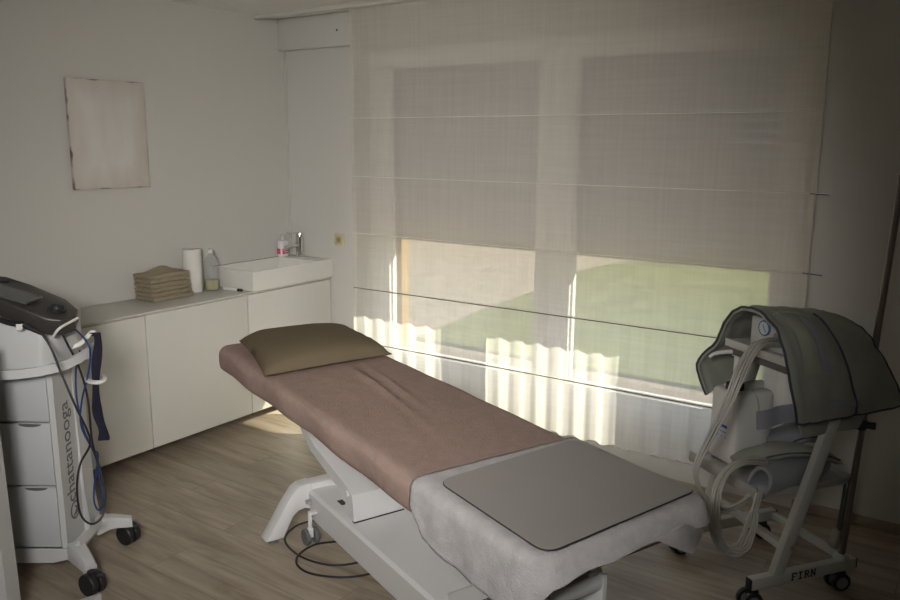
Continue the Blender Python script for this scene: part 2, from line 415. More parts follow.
# roller shutters outside the glass
def shutter(x0, x1, lbl):
    t = thing('roller_shutter', lbl, 'shutter', ((x0+x1)/2, 0.105, 1.12), 0, 'outside roller shutters')
    b = B(); z = 1.16; H = 0.052
    while z < 2.26:
        poly = [(0.098, z+0.002), (0.094, z+H*0.3), (0.094, z+H*0.7), (0.099, z+H-0.003), (0.099, z+H+0.001), (0.108, z+H+0.001), (0.112, z+H*0.6), (0.111, z+H*0.3), (0.108, z+0.002)]
        prism(b, poly, 0, x0, x1); z += H
    obj('slat_curtain', b, M_shut, t, smooth=False, world=True)
    b = B(); box(b, (x0, 0.092, 1.12), (x1, 0.114, 1.16), 0.004); obj('bottom_bar', b, mat('pale_bottom_bar', (0.40, 0.36, 0.27), 0.5), t, world=True)
shutter(0.806, 2.030, 'grey slatted roller shutter half lowered outside the left window')
shutter(2.075, 3.230, 'grey slatted roller shutter half lowered outside the right window')

# guides for the shutters and the outer reveal of the wall
b = B(); box(b, (2.031, 0.076, 0.10), (2.074, 0.122, OZ1), 0.002); struct('trim_3', b, M_pvc, 'outer post between the two windows', smooth=False)
b = B(); box(b, (3.231, 0.12, 0.10), (OX1, 0.199, OZ1)); box(b, (3.231, 0.076, 0.10), (OX1, 0.12, OZ1)); struct('trim_4', b, M_wall, 'outer right reveal', smooth=False)
b = B(); box(b, (OX0, 0.12, 0.10), (0.87, 0.199, OZ1)); box(b, (OX0, 0.076, 0.10), (0.805, 0.12, OZ1)); struct('trim_5', b, M_trunk, 'orange brown outer left reveal', smooth=False)
# outside
b = B(); box(b, (-14, 0.21, -0.35), (18, 26, -0.12)); struct('ground', b, M_gravel, 'beige gravel beyond the lawn', smooth=False)
b = B()
pts = [(2.0, -0.42), (3.2, -0.57), (5.0, -0.68), (6.4, -0.95), (7.95, -0.75), (8.35, 0.6), (8.6, 3), (8.9, 8), (8.0, 14), (2.0, 14)]
prism(b, [(x, y) for y, x in pts], 2, -0.12, -0.09)
struct('lawn', b, M_grass, 'sunlit green lawn outside', smooth=False)
b = B(); box(b, (-3, 0.21, -0.12), (12, 1.75, -0.085)); struct('terrace', b, M_terrace, 'terrace slabs along the window wall', smooth=False)

# ------------------------------------------------------------------ curtain rail and roman blind
b = B()
prism(b, [(-0.262, CE), (-0.262, CE-0.020), (-0.250, CE-0.024), (-0.222, CE-0.024), (-0.212, CE-0.018), (-0.212, CE)], 0, 0.002, 3.44)
box(b, (0.002, -0.275, CE-0.006), (3.44, -0.20, CE-0.0005))
tag(obj('curtain_rail', b, M_rail), 'slim white curtain rail screwed along the ceiling above the windows', 'rail')

CX0, CX1, CY = 0.765, 3.355, -0.225
ROWS = [1.863, 1.523, 1.182, 0.844, 0.504]; HEM = 0.20
bl = thing('roman_blind', 'wide sheer cream roman blind let down over both windows', 'blind', ((CX0+CX1)/2, CY, HEM))
def amp(z):
    # cloth hangs flatter near the rail and ripples more towards the hem
    return 0.0006 + 0.0058*max(0.0, min(1.0, (1.15-z)/0.7))
def cloth(x, z):
    ph = 0.9*math.sin(x*2.1) + 0.5*math.sin(x*5.3+1)
    k = 0
    for R in ROWS[3:]:
        k += math.exp(-((z-R)/0.03)**2)
    wob = math.sin(2*PI*x/0.118 + ph) + 0.14*math.sin(2*PI*x/0.047 + 2.0*ph)
    y = CY + amp(z)*wob*(1-0.55*min(1, k)) + 0.004*math.sin(z*6+x)
    return y
b = B()
zs = [CE-0.022]; z = CE-0.022
nz = 84; nx = 420
def cf(u, v):
    z = HEM + (CE-0.022-HEM)*v; x = CX0 + (CX1-CX0)*u
    x += 0.012*(1-v)*(2*u-1)*0
    zz = z
    if v < 0.001: zz += 0.006*math.sin(2*PI*x/0.118*1.0)   # slightly scalloped hem
    return (x, cloth(x, z), zz)
grid(b, cf, nx, nz)
fab = obj('fabric', b, M_sheer, bl, world=True, angle=180)
b = B()
for R in ROWS:      # sewn rod pockets, a narrow doubled tape
    grid(b, lambda u, v, R=R: (CX0+0.002+(CX1-CX0-0.004)*u, cloth(CX0+(CX1-CX0)*u, R)-0.003, R-0.006+0.014*v), 260, 1)
obj('rod_pockets', b, M_sheer, bl, world=True)
for i, R in enumerate(ROWS):
    b = B(); x1 = CX1 + (0.065 if i in (1, 2) else -0.01)
    rr = 0.0026 if i >= 3 else 0.0018
    cyl(b, (CX0+0.005, CY-0.009, R), (x1, CY-0.009, R), rr, seg=8)
    obj('rod', b, mat('bronze_rod', (0.16, 0.14, 0.11), 0.5) if i >= 3 else mat('pale_rod', (0.80, 0.78, 0.72), 0.5), bl, world=True)
for x in (CX0+0.0, CX1-0.0):
    b = B(); s = 1 if x < 2 else -1
    grid(b, lambda u, v: (x + s*0.022*u, cloth(x + s*0.022*u, HEM+(2.26)*v)-0.0025, HEM+(CE-0.03-HEM)*v), 2, 60)
    obj('side_hem', b, M_sheer, bl, world=True, angle=180)
for z_, ln in ((1.523, .055), (1.182, .06)):
    b = B(); cyl(b, (CX1-0.02, CY-0.010, z_), (CX1+ln, CY-0.010, z_-0.003), 0.002, seg=8); obj('rod_end', b, M_dark, bl, world=True)

# ------------------------------------------------------------------ cupboards
D_, Z0, Z1 = 0.369, 0.092, 0.842
GAPS = [0.0, -0.731, -1.430, -2.129, -2.83]
def cabinet(i, lbl):
    y1, y0 = GAPS[i], GAPS[i+1]
    t = thing('cabinet', lbl, 'cabinet', (0.18, (y0+y1)/2, Z0), 0, 'wall-hung cupboards')
    b = B(); box(b, (0.002, y0+0.001, Z0), (D_-0.020, y1-0.001-(0.004 if i == 0 else 0), Z1-0.026)); obj('body', b, M_white, t, world=True, smooth=False)
    b = B(); box(b, (D_-0.0185, y0+0.003, Z0-0.004), (D_, y1-0.003-(0.010 if i == 0 else 0), Z1-0.018), 0.0015); obj('door', b, M_white, t, world=True)
cabinet(0, 'white handleless wall cupboard under the washbasin')
cabinet(1, 'white handleless wall cupboard left of the one under the washbasin, below the towels')
cabinet(2, 'white handleless wall cupboard beside the trolley of drawers')
cabinet(3, 'white handleless wall cupboard hidden mostly behind the trolley of drawers')
b = B(); box(b, (0.002, -2.83, Z1-0.014), (D_+0.003, -0.003, Z1), 0.002)
tag(obj('countertop', b, mat('counter_laminate', (0.56, 0.545, 0.50), 0.35)), 'thin off-white worktop running over the low wall cupboards', 'worktop')

# washbasin
BX1, BY0, BY1, BZ0, BZ1 = 0.388, -0.702, -0.004, Z1+0.001, 0.962
bs = thing('washbasin', 'long white ceramic washbasin on the end of the worktop by the window', 'sink', (0.19, -0.35, BZ0))
b = B()
def rect(x0, x1, y0, y1, z): return [b.verts.new(p) for p in ((x0,y0,z),(x1,y0,z),(x1,y1,z),(x0,y1,z))]
o1 = rect(0.003, BX1, BY0, BY1, BZ0); o2 = rect(0.003, BX1, BY0, BY1, BZ1)
i1 = rect(0.03, BX1-0.014, BY0+0.016, BY1-0.14, BZ1); i2 = rect(0.05, BX1-0.035, BY0+0.05, BY1-0.17, BZ1-0.085)
for a, c in ((o1, o2), (o2, i1), (i1, i2)):
    for k in range(4): b.faces.new((a[k], a[(k+1)%4], c[(k+1)%4], c[k]))
b.faces.new(o1[::-1]); b.faces.new(i2)
bmesh.ops.recalc_face_normals(b, faces=b.faces)
bmesh.ops.bevel(b, geom=[e for e in b.edges if e.calc_face_angle(0) > 0.3], offset=0.004, segments=3, affect='EDGES', profile=0.5)
obj('bowl', b, M_ceramic, bs, world=True)
b = B(); lathe(b, (0.2, -0.30, BZ1-0.085), [(0.03, 0), (0.03, 0.003), (0.02, 0.005)], 24); obj('drain', b, M_chrome, bs, world=True)
b = B(); cyl(b, (0.262, -0.325, BZ1-0.0845), (0.262, -0.325, BZ1-0.055), 0.014); obj('drain_plug', b, M_black, bs, world=True)  # small black drain plug in the bowl, a solid part and no opening

# faucet
fx, fy = 0.130, -0.045
fc = thing('faucet', 'chrome single-lever tap standing on the washbasin rim', 'tap', (fx, fy, BZ1))
b = B(); lathe(b, (fx, fy, BZ1), [(0.031, 0), (0.031, 0.006), (0.026, 0.012), (0.0265, 0.10), (0.028, 0.132), (0.022, 0.138)]); obj('tap_body', b, M_chrome, fc, world=True)
b = B(); tube(b, [(fx, fy-0.01, BZ1+0.075), (fx-0.01, fy-0.06, BZ1+0.080), (fx-0.02, fy-0.12, BZ1+0.070)], 0.013, 16); cyl(b, (fx-0.018, fy-0.113, BZ1+0.074), (fx-0.018, fy-0.115, BZ1+0.052), 0.0125); obj('spout', b, M_chrome, fc, world=True)
b = B(); lathe(b, (fx, fy, BZ1+0.1382), [(0.020, 0), (0.024, 0.006), (0.022, 0.022), (0.012, 0.027)]); bar(b, (fx, fy, BZ1+0.158), (fx-0.015, fy-0.10, BZ1+0.168), 0.018, 0.008, 0.003); obj('lever', b, M_chrome, fc, world=True)

# soap bottle
sx, sy = 0.050, -0.125
sb = thing('soap_bottle', 'white soap bottle with pink label behind the tap', 'bottle', (sx, sy, BZ1))
b = B(); rbox(b, (sx, sy, BZ1+0.0575), (0.022, 0.036, 0.057), 0.014, 8); obj('bottle_body', b, M_whiteplastic, sb, world=True)
b = B(); lathe(b, (sx, sy, BZ1+0.113), [(0.013, 0), (0.013, 0.018), (0.006, 0.020), (0.006, 0.032)]); rbox(b, (sx+0.004, sy-0.006, BZ1+0.148), (0.008, 0.020, 0.005), 0.004, 6); obj('pump', b, M_whiteplastic, sb, world=True)
b = B(); box(b, (sx+0.0215, sy-0.027, BZ1+0.020), (sx+0.0232, sy+0.028, BZ1+0.058), 0.0005); box(b, (sx-0.020, sy-0.0365, BZ1+0.02), (sx+0.012, sy-0.0355, BZ1+0.058)); obj('front_label', b, M_pink, sb, world=True)
for zz, y0 in ((0.045, -.020), (0.032, -.010)):
    b = B(); box(b, (sx+0.0233, sy+y0, BZ1+zz), (sx+0.0236, sy+y0+0.034, BZ1+zz+0.004)); obj('label_stripe', b, M_whiteplastic, sb, world=True)

# paper roll, clear bottle, little white device
pr = thing('paper_roll', 'white kitchen paper roll standing beside the folded brown towels', 'paper roll', (0.085, -0.893, Z1))
b = B(); lathe(b, (0.085, -0.893, Z1), [(0.02, 0.001), (0.052, 0.001), (0.0535, 0.004), (0.0535, 0.252), (0.052, 0.255), (0.021, 0.255), (0.020, 0.25), (0.02, 0.001)], 40, cap=False); obj('paper', b, M_paper, pr, world=True)
b = B(); lathe(b, (0.085, -0.893, Z1), [(0.0195, 0.002), (0.0195, 0.252)], 24); obj('core', b, mat('dark_hole_core', (0.10, 0.08, 0.06), 0.9), pr, world=True)  # solid dark core puts the shade of the roll's hole into its colour
cb = thing('oil_bottle', 'clear plastic bottle with a little pale yellow liquid and white cap', 'bottle', (0.115, -0.780, Z1))
b = B(); lathe(b, (0.115, -0.780, Z1), [(0.038, 0), (0.042, 0.004), (0.042, 0.17), (0.037, 0.190), (0.022, 0.210), (0.012, 0.218), (0.012, 0.228)]); obj('bottle_body', b, M_clear, cb, world=True)
b = B(); lathe(b, (0.115, -0.780, Z1), [(0.037, 0.002), (0.0405, 0.006), (0.0405, 0.060)]); obj('liquid', b, M_liquid, cb, world=True)
b = B(); lathe(b, (0.115, -0.780, Z1), [(0.0145, 0.222), (0.0145, 0.245), (0.011, 0.248)]); obj('cap', b, M_whiteplastic, cb, world=True)
hd = thing('thermometer', 'small white handheld device lying on the worktop before the washbasin', 'device', (0.25, -0.735, Z1))
b = B(); rbox(b, (0.235, -0.738, Z1+0.009), (0.062, 0.016, 0.009), 0.007, 10); obj('device_body', b, M_whiteplastic, hd, world=True)
b = B(); rbox(b, (0.313, -0.738, Z1+0.009), (0.017, 0.010, 0.008), 0.005, 6); obj('device_tip', b, M_black, hd, world=True)

# stack of folded towels
positions = ['bottom', 'second from the bottom', 'third from the bottom', 'fourth from the bottom', 'fifth from the bottom', 'top']
def towel_mesh(x0, x1, y0, y1, z0, h, bump, seed):
    b = B()
    n = 4
    rnd = random.Random(seed)
    ph = rnd.random()*6
    # a folded cloth: cross-section with layered folds on the near side, extruded along x
    layers = 2
    def prof(k, hh, yy0):
        out = []
        return out
    def disp(p):
        u = (p.y-y0)/(y1-y0); t = (p.z-z0)/h
        z = p.z
        if bump and t > 0.5:
            z += bump*math.exp(-((u-0.62)/0.20)**2)*math.exp(-((p.x-(x0+x1)/2+.03)/0.07)**2)
        z += 0.0015*math.sin(p.y*40+ph)*(1 if t > .5 else 0.4) + 0.0012*math.sin(p.x*60+ph)
        pinch = 0.006*math.cos(t*2*PI*1)  # groove between folded layers
        if abs(p.x-x1) < 0.01 or abs(p.x-x0) < 0.01: p.x += pinch*0.35
        if p.y < y0+0.01: p.y += 0.004*math.sin(t*4*PI+ph)
        return V3((p.x, p.y, z))
    rbox(b, ((x0+x1)/2, (y0+y1)/2, z0+h/2), ((x1-x0)/2, (y1-y0)/2, h/2), h*0.49, 22, disp)
    return b
TH = 0.0252
for i in range(6):
    jx = [0.006, -0.004, 0.002, 0.0, -0.006, 0.004][i]; jy = [0.012, 0.006, 0.0, -0.006, -0.004, -0.012][i]
    x0, x1, y0, y1 = 0.012, 0.180+jx, -1.245+jy*0.3, -0.975+jy
    z0 = Z1 + 0.001 + i*TH
    t = thing('folded_towel', 'brown folded terry towel, %s of the stack of six on the worktop' % positions[i], 'towel', (0.1, -1.08, z0), 0, 'stack of brown towels')
    b = towel_mesh(x0, x1, y0, y1, z0, TH-0.0025, 0.030 if i == 5 else 0, i*2+1); obj('towel_body', b, M_brown, t, world=True)
    b = B(); tube(b, [(x0+0.02, y0+0.002, z0+TH*0.46), ((x0+x1)/2, y0-0.002, z0+TH*0.44), (x1-0.012, y0+0.001, z0+TH*0.46), (x1-0.001, y0+0.012, z0+TH*0.46), (x1+0.001, (y0+y1)/2, z0+TH*0.45), (x1-0.001, y1-0.015, z0+TH*0.46)], 0.0032, 6, 5); obj('selvedge', b, M_brown, t, world=True)

# canvas, socket
cv = thing('canvas_picture', 'unframed whitish abstract canvas with worn brown edges hanging on the left wall', 'picture', (0.003, -1.33, 1.47))
b = B(); box(b, (0.003, -1.553, 1.470), (0.024, -1.102, 2.040), 0.002, 2, Matrix.Identity(4)); obj('painted_face', b, M_canvas, cv, world=True)
sk = thing('wall_socket', 'small ivory wall socket on the window wall right of the washbasin', 'socket', (0.452, -0.001, 1.092))
b = B(); box(b, (0.411, -0.010, 1.056), (0.493, -0.001, 1.134), 0.003); obj('cover_plate', b, M_ivory, sk, world=True)
b = B(); box(b, (0.426, -0.0135, 1.070), (0.478, -0.0102, 1.120), 0.002); obj('insert', b, mat('ivory_insert', (0.50, 0.42, 0.25), 0.4), sk, world=True)
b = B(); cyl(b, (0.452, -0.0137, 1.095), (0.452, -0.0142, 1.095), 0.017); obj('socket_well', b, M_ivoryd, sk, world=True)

# ------------------------------------------------------------------ treatment table
TA = math.radians(-22.3); UU = V3((math.cos(TA), math.sin(TA), 0)); NN = V3((-UU.y, UU.x, 0))
S0, T0 = 2.76, -0.66
tb = thing('treatment_table', 'long electric treatment table with a dusty pink terry cover on a white steel base', 'treatment table', UU*S0+NN*T0, TA)
def TW_(x, y, z): return UU*(S0+x)+NN*(T0+y)+V3((0,0,z))
HT = 0.752
XH, XF, YW = -1.355, 1.100, 0.318
def terry_disp(p):
    x, y, z = p
    # soft wrinkles across the cover
    if z > HT-0.03:
        wv = 0.0
        for (cx, cy, a, L_, wd, am) in ((-0.35, 0.10, -0.12, 0.30, 0.016, 0.010), (-0.45, 0.04, -0.10, 0.24, 0.015, 0.009), (-0.22, 0.02, -0.14, 0.34, 0.016, 0.008), (-0.62, -0.12, 0.4, 0.2, 0.03, 0.004), (0.1, -0.1, -0.3, 0.3, 0.03, 0.003)):
            dx, dy = x-cx, y-cy; u = dx*math.cos(a)+dy*math.sin(a); v = -dx*math.sin(a)+dy*math.cos(a)
            wv += am*math.exp(-(u/L_)**2-(v/wd)**2)
        z += wv
        z += 0.003*noise.noise(V3((x*3, y*3, 0)))
    if abs(y) > YW-0.03 and z < HT-0.01:
        y += 0.004*math.sin(x*14+z*30)*(1 if y > 0 else -1)
        z -= 0.004*math.sin(x*5)
    if z < HT-0.045:
        z -= 0.034*max(0.0, min(1.0, (0.75-x)/0.25))*min(1.0, (HT-0.045-z)/0.02)
    # slight rounding of plan corners
    for cx, sgn in ((XH, -1), (XF, 1)):
        r = 0.07
        ex = (x-(cx-sgn*r))*sgn; ey = abs(y)-(YW-r)
        if ex > 0 and ey > 0:
            d = math.hypot(ex, ey)
            m = max(ex, ey)
            if d > 1e-6:
                k = m/d
                x = cx-sgn*r + sgn*ex*k; y = math.copysign(YW-r+ey*k, y)
    return V3((x, y, z))
b = B(); rbox(b, ((XH+XF)/2, 0, HT-0.042), ((XF-XH)/2, YW, 0.042), 0.036, 190, terry_disp)
obj('terry_cover', b, M_terry, tb)
b = B(); rbox(b, (-0.30, 0, HT-0.100), (0.90, YW-0.04, 0.014), 0.008, 10); obj('table_top_board', b, mat('grey_board', (0.25, 0.23, 0.21), 0.7), tb)
# beam
b = B(); prism(b, [(-0.135, 0.085), (-0.142, 0.205), (-0.130, 0.218), (0.130, 0.218), (0.142, 0.205), (0.135, 0.085)], 0, -0.668, 0.93); obj('base_beam', b, M_tablew, tb, angle=20)
b = B(); box(b, (-0.50, -0.085, 0.2181), (-0.45, -0.060, 0.2190)); obj('beam_slot', b, M_black, tb)
# head and foot outriggers, one curved leg each side
def leg_poly(s):
    prof = [(0.12, 0.245), (0.175, 0.243), (0.205, 0.225), (0.25, 0.165), (0.30, 0.085), (0.345, 0.022), (0.262, 0.020), (0.235, 0.075), (0.215, 0.11), (0.19, 0.130), (0.16, 0.135), (0.12, 0.12)]
    return [(s*a, z) for a, z in prof]
for xx in (-0.735, 0.86):
    b = B(); box(b, (xx, -0.13, 0.12), (xx+0.07, 0.13, 0.245), 0.006); obj('cross_beam', b, M_tablew, tb)
    for s in (-1, 1):
        b = B(); prism(b, leg_poly(s), 0, xx-0.005, xx+0.065)
        bmesh.ops.recalc_face_normals(b, faces=b.faces)
        bmesh.ops.bevel(b, geom=list(b.edges), offset=0.004, segments=2, affect='EDGES', profile=0.5)
        lg = obj('leg', b, M_tablew, tb)
        b = B(); cyl(b, (xx+0.03, s*0.30, 0.0), (xx+0.03, s*0.30, 0.024), 0.022); obj('foot_pad', b, M_rubber, lg)
def wheel(bm, c, axis, r, wd): return lathe(bm, c, [(r*0.55, -wd/2), (r*0.92, -wd/2), (r, -wd/2+0.004), (r, wd/2-0.004), (r*0.92, wd/2), (r*0.55, wd/2)], 28, axis)
for xx, s in ((-0.60, -1), (-0.60, 1), (0.76, -1), (0.76, 1)):
    c = V3((xx, s*0.168, 0.036))
    b = B(); cyl(b, (c.x, c.y, 0.07), (c.x, c.y, 0.15), 0.009); box(b, (c.x-0.012, c.y-0.011, 0.03), (c.x+0.012, c.y+0.011, 0.075), 0.003); bar(b, (c.x, c.y, 0.14), (c.x, s*0.13, 0.14), 0.02, 0.012, 0.002)
    cs = obj('castor', b, M_tablew, tb)
    for dx in (-1, 1):
        b = B(); wheel(b, (c.x, c.y+dx*0.022, 0.036), (0,1,0), 0.036, 0.016); obj('wheel', b, M_rubber, cs)
b = B(); cyl(b, (-0.645, -0.143, 0.175), (-0.645, -0.165, 0.175), 0.010, seg=12); cyl(b, (-0.645, -0.16, 0.175), (-0.60, -0.162, 0.178), 0.004, seg=8); obj('lock_bolt', b, M_steel, tb)
# slanting lift arm from the beam to the head of the table
b = B()
poly = [(-0.277, 0.219), (-0.292, 0.330), (-0.35, 0.355), (-0.66, 0.422), (-0.98, 0.615), (-1.03, 0.615), (-0.70, 0.385), (-0.365, 0.300), (-0.335, 0.219)]
prism(b, poly, 1, -0.114, -0.084); prism(b, poly, 1, 0.084, 0.114)
prism(b, [(-0.277, 0.219), (-0.292, 0.330), (-0.35, 0.355), (-0.66, 0.422), (-0.98, 0.615), (-1.0, 0.615), (-0.67, 0.407), (-0.355, 0.340), (-0.305, 0.320), (-0.292, 0.219)], 1, -0.084, 0.084)
bmesh.ops.recalc_face_normals(b, faces=b.faces)
obj('lift_arm', b, M_tablew, tb, angle=25)
b = B(); box(b, (-0.290, -0.116, 0.2185), (-0.272, 0.117, 0.2215)); obj('arm_gap', b, M_black, tb)
b = B(); cyl(b, (-0.335, -0.122, 0.325), (-0.335, -0.1141, 0.325), 0.013); obj('pivot_bolt', b, M_tablew, tb)
# foot end lift bracket
b = B(); box(b, (0.78, -0.175, 0.44), (0.985, -0.158, 0.565), 0.004); box(b, (0.78, 0.020, 0.44), (0.985, 0.038, 0.565), 0.004); box(b, (0.72, -0.157, 0.50), (0.925, 0.019, 0.578), 0.006); box(b, (0.70, -0.15, 0.57), (0.80, 0.01, 0.655), 0.004)
obj('foot_bracket', b, M_tablew, tb)
b = B(); cyl(b, (0.957, -0.158, 0.535), (0.957, 0.020, 0.535), 0.026); cyl(b, (0.945, -0.010, 0.567), (0.945, 0.030, 0.567), 0.024); obj('bracket_tube', b, M_tablew, tb)
b = B(); bar(b, (0.40, -0.04, 0.22), (0.86, -0.04, 0.55), 0.12, 0.05, 0.004); obj('foot_lift_arm', b, M_tablew, tb)
b = B(); cyl(b, (0.42, 0.06, 0.24), (0.72, 0.02, 0.48), 0.022); cyl(b, (0.72, 0.02, 0.48), (0.84, 0.0, 0.58), 0.012); obj('gas_strut', b, M_steel, tb)

# pillow
pl = thing('pillow', 'flat olive brown pillow lying across the head of the treatment table', 'pillow', TW_(-0.93, 0.01, HT+0.003), TA)
PC = [(-0.36, -0.225), (0.27, -0.335), (0.245, 0.280), (-0.30, 0.30)]   # corners relative to the pillow centre
def pil(side):
    def f(u, v):
        a = V3((*PC[0], 0)).lerp(V3((*PC[1], 0)), u); c = V3((*PC[3], 0)).lerp(V3((*PC[2], 0)), u)
        p = a.lerp(c, v)
        uu, vv = 2*u-1, 2*v-1
        e = max(0, (1-uu**4))*max(0, (1-vv**4))
        pinch = 0.045
        k = 1 - pinch*((1-uu*uu)*vv*vv*abs(vv)**0 + (1-vv*vv)*uu*uu)
        ctr = (V3((*PC[0],0))+V3((*PC[1],0))+V3((*PC[2],0))+V3((*PC[3],0)))/4
        p = ctr + (p-ctr)*k
        h = (e**0.45)
        cu = (max(abs(uu), abs(vv)))**8
        z = 0.012 + (0.088*h if side > 0 else -0.010*h) + 0.006*cu
        z += 0.004*noise.noise(V3((p.x*9, p.y*9, 2)))*h
        if side > 0: z += 0.0025*math.sin(18*uu+5*vv)*(abs(vv)**3)*h
        return (p.x, p.y, max(z, 0.001))
    return f
b = B(); grid(b, pil(1), 36, 36); grid(b, pil(-1), 36, 36); bmesh.ops.remove_doubles(b, verts=b.verts, dist=0.0005)
obj('pillow_case', b, M_pillow, pl, angle=80)
b = B(); ff = pil(1)
loop = [V3(ff(u, 0)) for u in [i/14 for i in range(15)]]
tube(b, loop, 0.003, 6, 2); tube(b, [V3(ff(1, v)) for v in [i/14 for i in range(15)]], 0.0032, 6, 2)
tube(b, [V3(ff(u, 1)) for u in [i/14 for i in range(15)]], 0.003, 6, 2); tube(b, [V3(ff(0, v)) for v in [i/14 for i in range(15)]], 0.0032, 6, 2)
obj('seam', b, M_pillow, pl)

# grey towel draped over the foot end
gt = thing('draped_towel', 'light grey terry towel draped over the foot end of the treatment table', 'towel', TW_(0.8, 0, HT), TA)
X0 = 0.535; XE = XF+0.012; YE = YW+0.012; ZT = HT+0.012
def ring_pts():
    """perimeter from the near side round the foot to the far side: (x, y, nx, ny, depth, flare)"""
    P = []; r = 0.075
    n = 36
    for i in range(n): P.append((X0+(XE-r-X0)*i/n, -YE, 0, -1))
    for i in range(10): a = -PI/2 + PI/2*i/10; P.append((XE-r+r*math.cos(a), -YE+r+r*math.sin(a), math.cos(a), math.sin(a)))
    for i in range(34): P.append((XE, -YE+r+(2*YE-2*r)*i/34, 1, 0))
    for i in range(10): a = PI/2*i/10; P.append((XE-r+r*math.cos(a), YE-r+r*math.sin(a), math.cos(a), math.sin(a)))
    for i in range(n+1): P.append((XE-r-(XE-r-X0)*i/n, YE, 0, 1))
    return P
RP = ring_pts(); NR = len(RP)
def interp(tab, t):
    for (a, va), (c, vc) in zip(tab, tab[1:]):
        if t <= c: k = (t-a)/(c-a); k = k*k*(3-2*k); return va+(vc-va)*k
    return tab[-1][1]
DEP = [(0, .085), (0.02, .11), (0.05, .150), (0.12, .165), (0.28, .160), (0.325, .118), (0.355, .068), (0.385, .050), (0.46, .050), (0.53, .055), (0.60, .055), (0.645, .060), (0.70, .085), (0.76, .11), (0.9, .10), (1, .06)]
FLR = [(0, 0.0), (0.1, 0.010), (0.30, 0.016), (0.37, 0.028), (0.45, 0.02), (0.60, 0.006), (0.66, 0.006), (0.72, 0.008), (0.85, 0.01), (1, 0.004)]
RE = 0.034
b = B(); rows = []
NS = 16
for i, (x, y, nx, ny) in enumerate(RP):
    t = i/(NR-1); d = interp(DEP, t); fl = interp(FLR, t); col = []
    # inner point on the top, then over the rounded edge and down
    ins = V3((x-nx*RE, y-ny*RE, ZT))
    for k in range(5):
        a = PI/2*k/4
        col.append(V3((x-nx*RE+nx*RE*math.sin(a), y-ny*RE+ny*RE*math.sin(a), ZT-RE+RE*math.cos(a))))
    for k in range(1, NS):
        q = k/(NS-1)
        wv = 0.0045*math.sin(t*32)*q + 0.0025*math.sin(t*70+1)*q
        off = fl*q + wv + 0.006*noise.noise(V3((x*12, y*12, q*2)))*q
        col.append(V3((x+nx*off, y+ny*off, ZT-RE-(d-RE)*q)))
    rows.append(col)
vs = [[b.verts.new(p) for p in col] for col in rows]
for i in range(NR-1):
    for k in range(len(vs[0])-1): b.faces.new((vs[i][k], vs[i][k+1], vs[i+1][k+1], vs[i+1][k]))
# top sheet: join each near point with its far counterpart
ny_ = 34
top = []
for i in range(46):
    a = rows[i][0]; c = rows[NR-1-i][0]
    row = [vs[i][0]] + [b.verts.new(a.lerp(c, j/ny_) + V3((0,0,0.0025*noise.noise(a.lerp(c, j/ny_)*9) if i < 36 else 0))) for j in range(1, ny_)] + [vs[NR-1-i][0]]
    top.append(row)
top.append([vs[46+j][0] for j in range(35)])
for i in range(len(top)-1):
    for j in range(ny_):
        q = [top[i][j], top[i][j+1], top[i+1][j+1], top[i+1][j]]; q = list(dict.fromkeys(q))
        if len(q) > 2:
            try: b.faces.new(q)
            except ValueError: pass
o = obj('towel_cloth', b, M_towel, gt, angle=180)
o.location = gt.matrix_basis.inverted() @ V3((0,0,0)) if False else (-0.8, 0, -HT)
md = o.modifiers.new('thickness', 'SOLIDIFY'); md.thickness = 0.006; md.offset = -1
# folded corner hanging out at the far corner of the foot end
A_ = at_depth(655, 539, 0)
def tl(p): return frame_matrix(gt.location, TA).inverted() @ p
footn = UU
P1 = on_plane(655, 539, TW_(XE+0.012, 0, 0), UU); P2 = on_plane(683, 523, TW_(XE+0.022, 0, 0), UU); P3 = on_plane(702, 530, TW_(XE-0.015, 0, 0), UU); P4 = on_plane(691, 555, TW_(XE+0.03, 0, 0), UU)
b = B()
def quad(p, th, upn):
    def f(u, v):
        a = p[0].lerp(p[3], u); c = p[1].lerp(p[2], u); q = a.lerp(c, v)
        return q + upn*0.010*math.sin(PI*u)*math.sin(PI*v)
    return f
grid(b, quad([P1, P2, P3, P4], 0, UU), 10, 10, 0.006)
obj('folded_corner', b, M_towel, gt, world=True, angle=80)

# grey pad on top of the towel
pd = thing('treatment_pad', 'flat grey pad with rounded corners and black edge lying on the grey towel', 'pad', TW_(0.79, 0.02, HT+0.0175), TA)
def pad_outline(x0, x1, y0, y1, r, n=8):
    out = []
    for cx, cy, a0 in ((x1-r, y1-r, 0), (x0+r, y1-r, PI/2), (x0+r, y0+r, PI), (x1-r, y0+r, 1.5*PI)):
        for k in range(n+1): a = a0+PI/2*k/n; out.append((cx+r*math.cos(a), cy+r*math.sin(a)))
    return out
def skew(p):   # relative to the pad's own origin
    x, y = p; x -= 0.79; y -= 0.02
    return x, y
QC = [V3((1.056, 0.296)), V3((0.578, 0.266)), V3((0.616, -0.283)), V3((1.100, -0.287))]
ol = []
for k in range(4):
    c_, a_, d_ = QC[k], QC[k-1], QC[(k+1)%4]
    rr = 0.05 if k in (2, 3) else 0.035
    pa = c_+(a_-c_).normalized()*rr; pd_ = c_+(d_-c_).normalized()*rr
    for j in range(9):
        q_ = j/8; ol.append(skew(tuple(pa*(1-q_)**2 + c_*2*q_*(1-q_) + pd_*q_*q_)))
def padz(x, y):
    e = (y+0.02+0.0) - 0.29
    return -0.25*max(0, e)**1.0 if e > 0 else 0
b = B(); prism(b, ol, 2, 0.0015, 0.0065); 
obj('pad_body', b, M_mat, pd, angle=50)
b = B(); pts = [V3((x, y, 0.0035)) for x, y in ol]; tube(b, pts+[pts[0]], 0.0022, 8, 0); obj('edge_binding', b, M_edge, pd)

